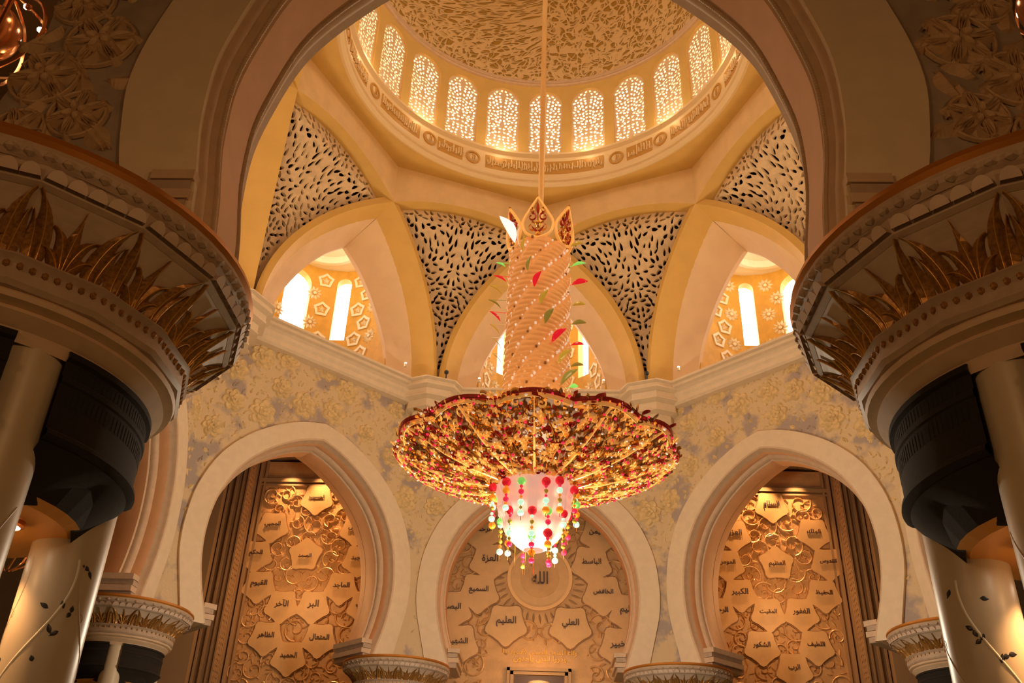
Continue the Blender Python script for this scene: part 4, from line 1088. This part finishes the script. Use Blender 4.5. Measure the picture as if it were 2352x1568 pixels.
# bowl: a shallow saucer of scrolls, leaves and red jewels on an openwork frame
def bowl_pt(az, rho, d=0):      # rho 0..1 from hub to rim
    rho = max(0, rho); r = 1.0+3.5*rho+.1*abs(C(az*6))*max(0, rho-.8)*5*.35
    z = 11.05+.35*rho+.7*rho**2.2
    return ((r)*S(az), (r)*C(az), z-d)
mb = MB(); V = []; nA, nR = 96, 12
for j in range(nR+1):
    for i in range(nA): V.append(bowl_pt(2*PI*i/nA, j/nR*.97, -.16))
mb.add(V, [[j*nA+i, j*nA+(i+1) % nA, (j+1)*nA+(i+1) % nA, (j+1)*nA+i] for j in range(nR) for i in range(nA)], 'bronze')
lathe(mb, [(4.4, 12.0), (3.6, 12.5), (2.2, 13.2), (1.15, 13.45)], 'bronze', 48)
cbuild(mb, 'bowl_liner')
jw = MB()
for pz in range(12):
    rng = random.Random(100+pz); mb = MB()
    azc = 2*PI*pz/12; ha = PI/12
    def bf(u, v, d, azc=azc): # u: metres across at mean radius, v: metres outward
        rho = v/3.75; r = 1.0+3.75*rho
        return bowl_pt(azc+u/max(r, .8), rho, -d)
    wid = lambda v: (1.0+v)*ha
    # spine, side veins and scalloped border
    ribbon(mb, [(0, .05), (0, 1.2), (0, 2.4), (0, 3.75)], .07, .12, bf, 0, 'goldlit', True, -1)
    rim = [(wid(3.75)*t, 3.68+.2*C(t*PI/2)) for t in [q/8-1 for q in range(17)]]
    ribbon(mb, rim, .05, .1, bf, 0, 'redm', False, -1); ribbon(mb, [(x*.93, y-.13) for x, y in rim], .05, .12, bf, 0, 'goldlit', False, -1)
    for sx in (-1, 1):
        ribbon(mb, cr([(0, .3), (wid(1.2)*.6*sx, 1.1), (wid(2.3)*.75*sx, 2.2), (wid(3.2)*.2*sx, 3.3)], 5), .045, .1, bf, 0, 'gold', True, -1)
        ribbon(mb, [(wid(v)*sx*.99, v) for v in [q*.3 for q in range(12)]], .03, .08, bf, 0, 'gold', True, -1)
    pts = poisson(lambda u, v: abs(u) < wid(v)*.97, -1.3, 1.3, .05, 3.85, .165, rng, 6000)
    for u, v in pts:
        a0 = rng.random()*6.3; q = rng.random(); h = rng.uniform(.03, .1)
        if q < .38: ribbon(mb, spiral(u, v, rng.uniform(.11, .19), a0, rng.uniform(.7, 1.1), rng.choice((-1, 1)), 9, .8), .033, .07, bf, rng.uniform(-.05, .05), rng.choice(('gold', 'gold', 'goldlit', 'redm')), True, -1)
        elif q < .8: leaf(mb, u, v, a0, rng.uniform(.2, .34), rng.uniform(.08, .13), bf, rng.uniform(-.06, .06), .08, rng.choice(('gold', 'goldlit', 'gold', 'redm', 'redm', 'bronze')), -1)
        else:
            for g in range(5): leaf(mb, u, v, a0+g*1.256, .15, .08, bf, -.05, .06, 'goldlit', -1)
    for u, v in poisson(lambda u, v: abs(u) < wid(v)*.97, -1.3, 1.3, .05, 3.9, .26, rng, 2500):
        if rng.random() < .4+.5*v/3.9:
            c = bf(u, v, -.11); ball(jw, c, rng.uniform(.03, .055), rng.choice(('pinkred', 'pinkred', 'pinkred', 'orangeg', 'pearl')), 1)
        elif rng.random() < .3: ball(jw, bf(u, v, -.1), .035, 'pearl', 1)
    cbuild(mb, 'bowl_petal', smooth=False)
cbuild(jw, 'jewels', smooth=False)['kind'] = 'stuff'
# lower glass cup and bead strands
mb = MB(); V = []; F = []; nA, nZ = 96, 30
for j in range(nZ+1):
    t = j/nZ; z = 11.15-2.2*t
    r = 1.27*math.sqrt(max(.0, 1-(t*.97)**2.2))
    for i in range(nA):
        a = 2*PI*i/nA; tier = abs(S(t*PI*3.2+.4)); rr = r*(.90+.06*abs(S(a*8))+.05*tier); V.append((rr*S(a), rr*C(a), z))
for j in range(nZ):
    for i in range(nA): F.append([j*nA+i, j*nA+(i+1) % nA, (j+1)*nA+(i+1) % nA, (j+1)*nA+i])
mb.add(V, F, 'crystal'); cbuild(mb, 'crystal_cup', ang=60)
bead_me = {}
for m in ('redg', 'pinkred', 'greeng', 'mintg', 'orangeg', 'amberg'):
    b = MB(); ball(b, (0, 0, 0), 1, m, 3); bead_me[m] = b.mesh('bead', True)
rng = random.Random(21); strands = []
for ringr, n, ztop, ln, nb in ((1.36, 13, 10.95, 1.3, 4), (1.05, 9, 10.0, 1.35, 4), (.6, 5, 9.4, 1.1, 4), (0, 1, 9.2, 1.4, 5)):
    for i in range(n):
        a = 2*PI*(i+.5*rng.random())/n+ringr; strands.append((ringr*S(a), ringr*C(a), ztop+rng.uniform(-.15, .1), ln*rng.uniform(.85, 1.1), nb))
total = 0; small = 0
for x, y, zt_, ln, nbd in strands:
    mb = MB(); lathe(mb, [(.012, zt_), (.012, zt_-ln)], 'gold', 6, (x, y)); st = cbuild(mb, 'bead_strand', smooth=False)
    seq = [('redg', .145), ('greeng', .13), ('orangeg', .115), ('mintg', .1), ('pinkred', .09), ('amberg', .07)]
    for q in range(nbd):
        z = zt_-ln*(q+.3)/nbd
        m, r = (rng.choice(seq[:3]) if q == 0 else rng.choice(seq[2:] if rng.random() < .7 else seq[:5]))
        if total >= 100: break
        o = link('bead', bead_me[m], st, (x, y, z)); o.scale = (r, r, r); total += 1
        if q < nbd-1 and small < 96:
            m = rng.choice(('mintg', 'amberg', 'pinkred', 'orangeg')); r = rng.uniform(.045, .06)
            o = link('small_bead', bead_me[m], st, (x, y, z-ln*.5/nbd)); o.scale = (r, r, r); small += 1

# ------------------------------------------------------------------ side chandeliers and lamps of the aisle, with added fill
def side_chandelier(name, loc, s, lab):
    root = empty(name, loc); tag(root, lab, 'chandelier')
    mb = MB(); ball(mb, (0, 0, 0), .42*s, 'copper', 3, (1, 1, 1.25)); smooth_angle(mb.build('copper_bulb', root), 60)
    mb = MB()
    for q in range(8):
        a = PI*q/4; f = lambda u, v, d: ((u+d)*S(a), (u+d)*C(a), v)
        V = cr([(.15*s, .95*s), (.62*s, .7*s), (.82*s, .1*s), (.62*s, -.55*s), (.12*s, -.95*s)], 6)
        K = []
        for u, v in V:
            for c, d2 in ((-.035, 0), (0, .035), (.035, 0), (0, -.035)): K.append(((u+d2*s)*S(a)+c*s*C(a), (u+d2*s)*C(a)-c*s*S(a), v))
        mb.add(K, [[i*4+j, i*4+(j+1) % 4, (i+1)*4+(j+1) % 4, (i+1)*4+j] for i in range(len(V)-1) for j in range(4)], 'copper')
        ball(mb, (.70*s*S(a+.4), .70*s*C(a+.4), .3*s), .06*s, 'copper', 2)
    smooth_angle(mb.build('copper_frame', root), 50)
    for q in range(8):
        a = PI*q/4+.39; mb = MB(); ball(mb, (.62*s*S(a), .62*s*C(a), .35*s), .05*s, 'bluewhite', 2); mb.build('bulb', root)
    mb = MB(); lathe(mb, [(.03*s, .9*s), (.03*s, 18.2-loc[2])], 'copper', 8); mb.build('rod', root)
def at(px, py, y):
    d = ray(px, py); t = (y-CAM.y)/d.y; return tuple(CAM+d*t)
side_chandelier('copper_lantern', at(-15, 75, -16.0), 1.15, 'copper globe lantern in the upper left corner beyond the arch')
side_chandelier('copper_lantern', at(2400, 10, -16.0), 1.15, 'copper lantern frame in the upper right corner')
side_chandelier('copper_lantern', at(40, 1225, -10.0), .8, 'small copper lantern seen between the left marble shafts')
lamp('lantern_light', 'POINT', at(-60, 10, -15.6), 60, AMBER, .1)
# added warm fill for the near arch and capitals, unseen and without lanterns
for x, y, pw in ((-9, -27, 230), (9, -27, 230), (0, -24, 190)):
    lamp('aisle_fill_light', 'POINT', (x, y, 6.5), pw, AMBER, .6)
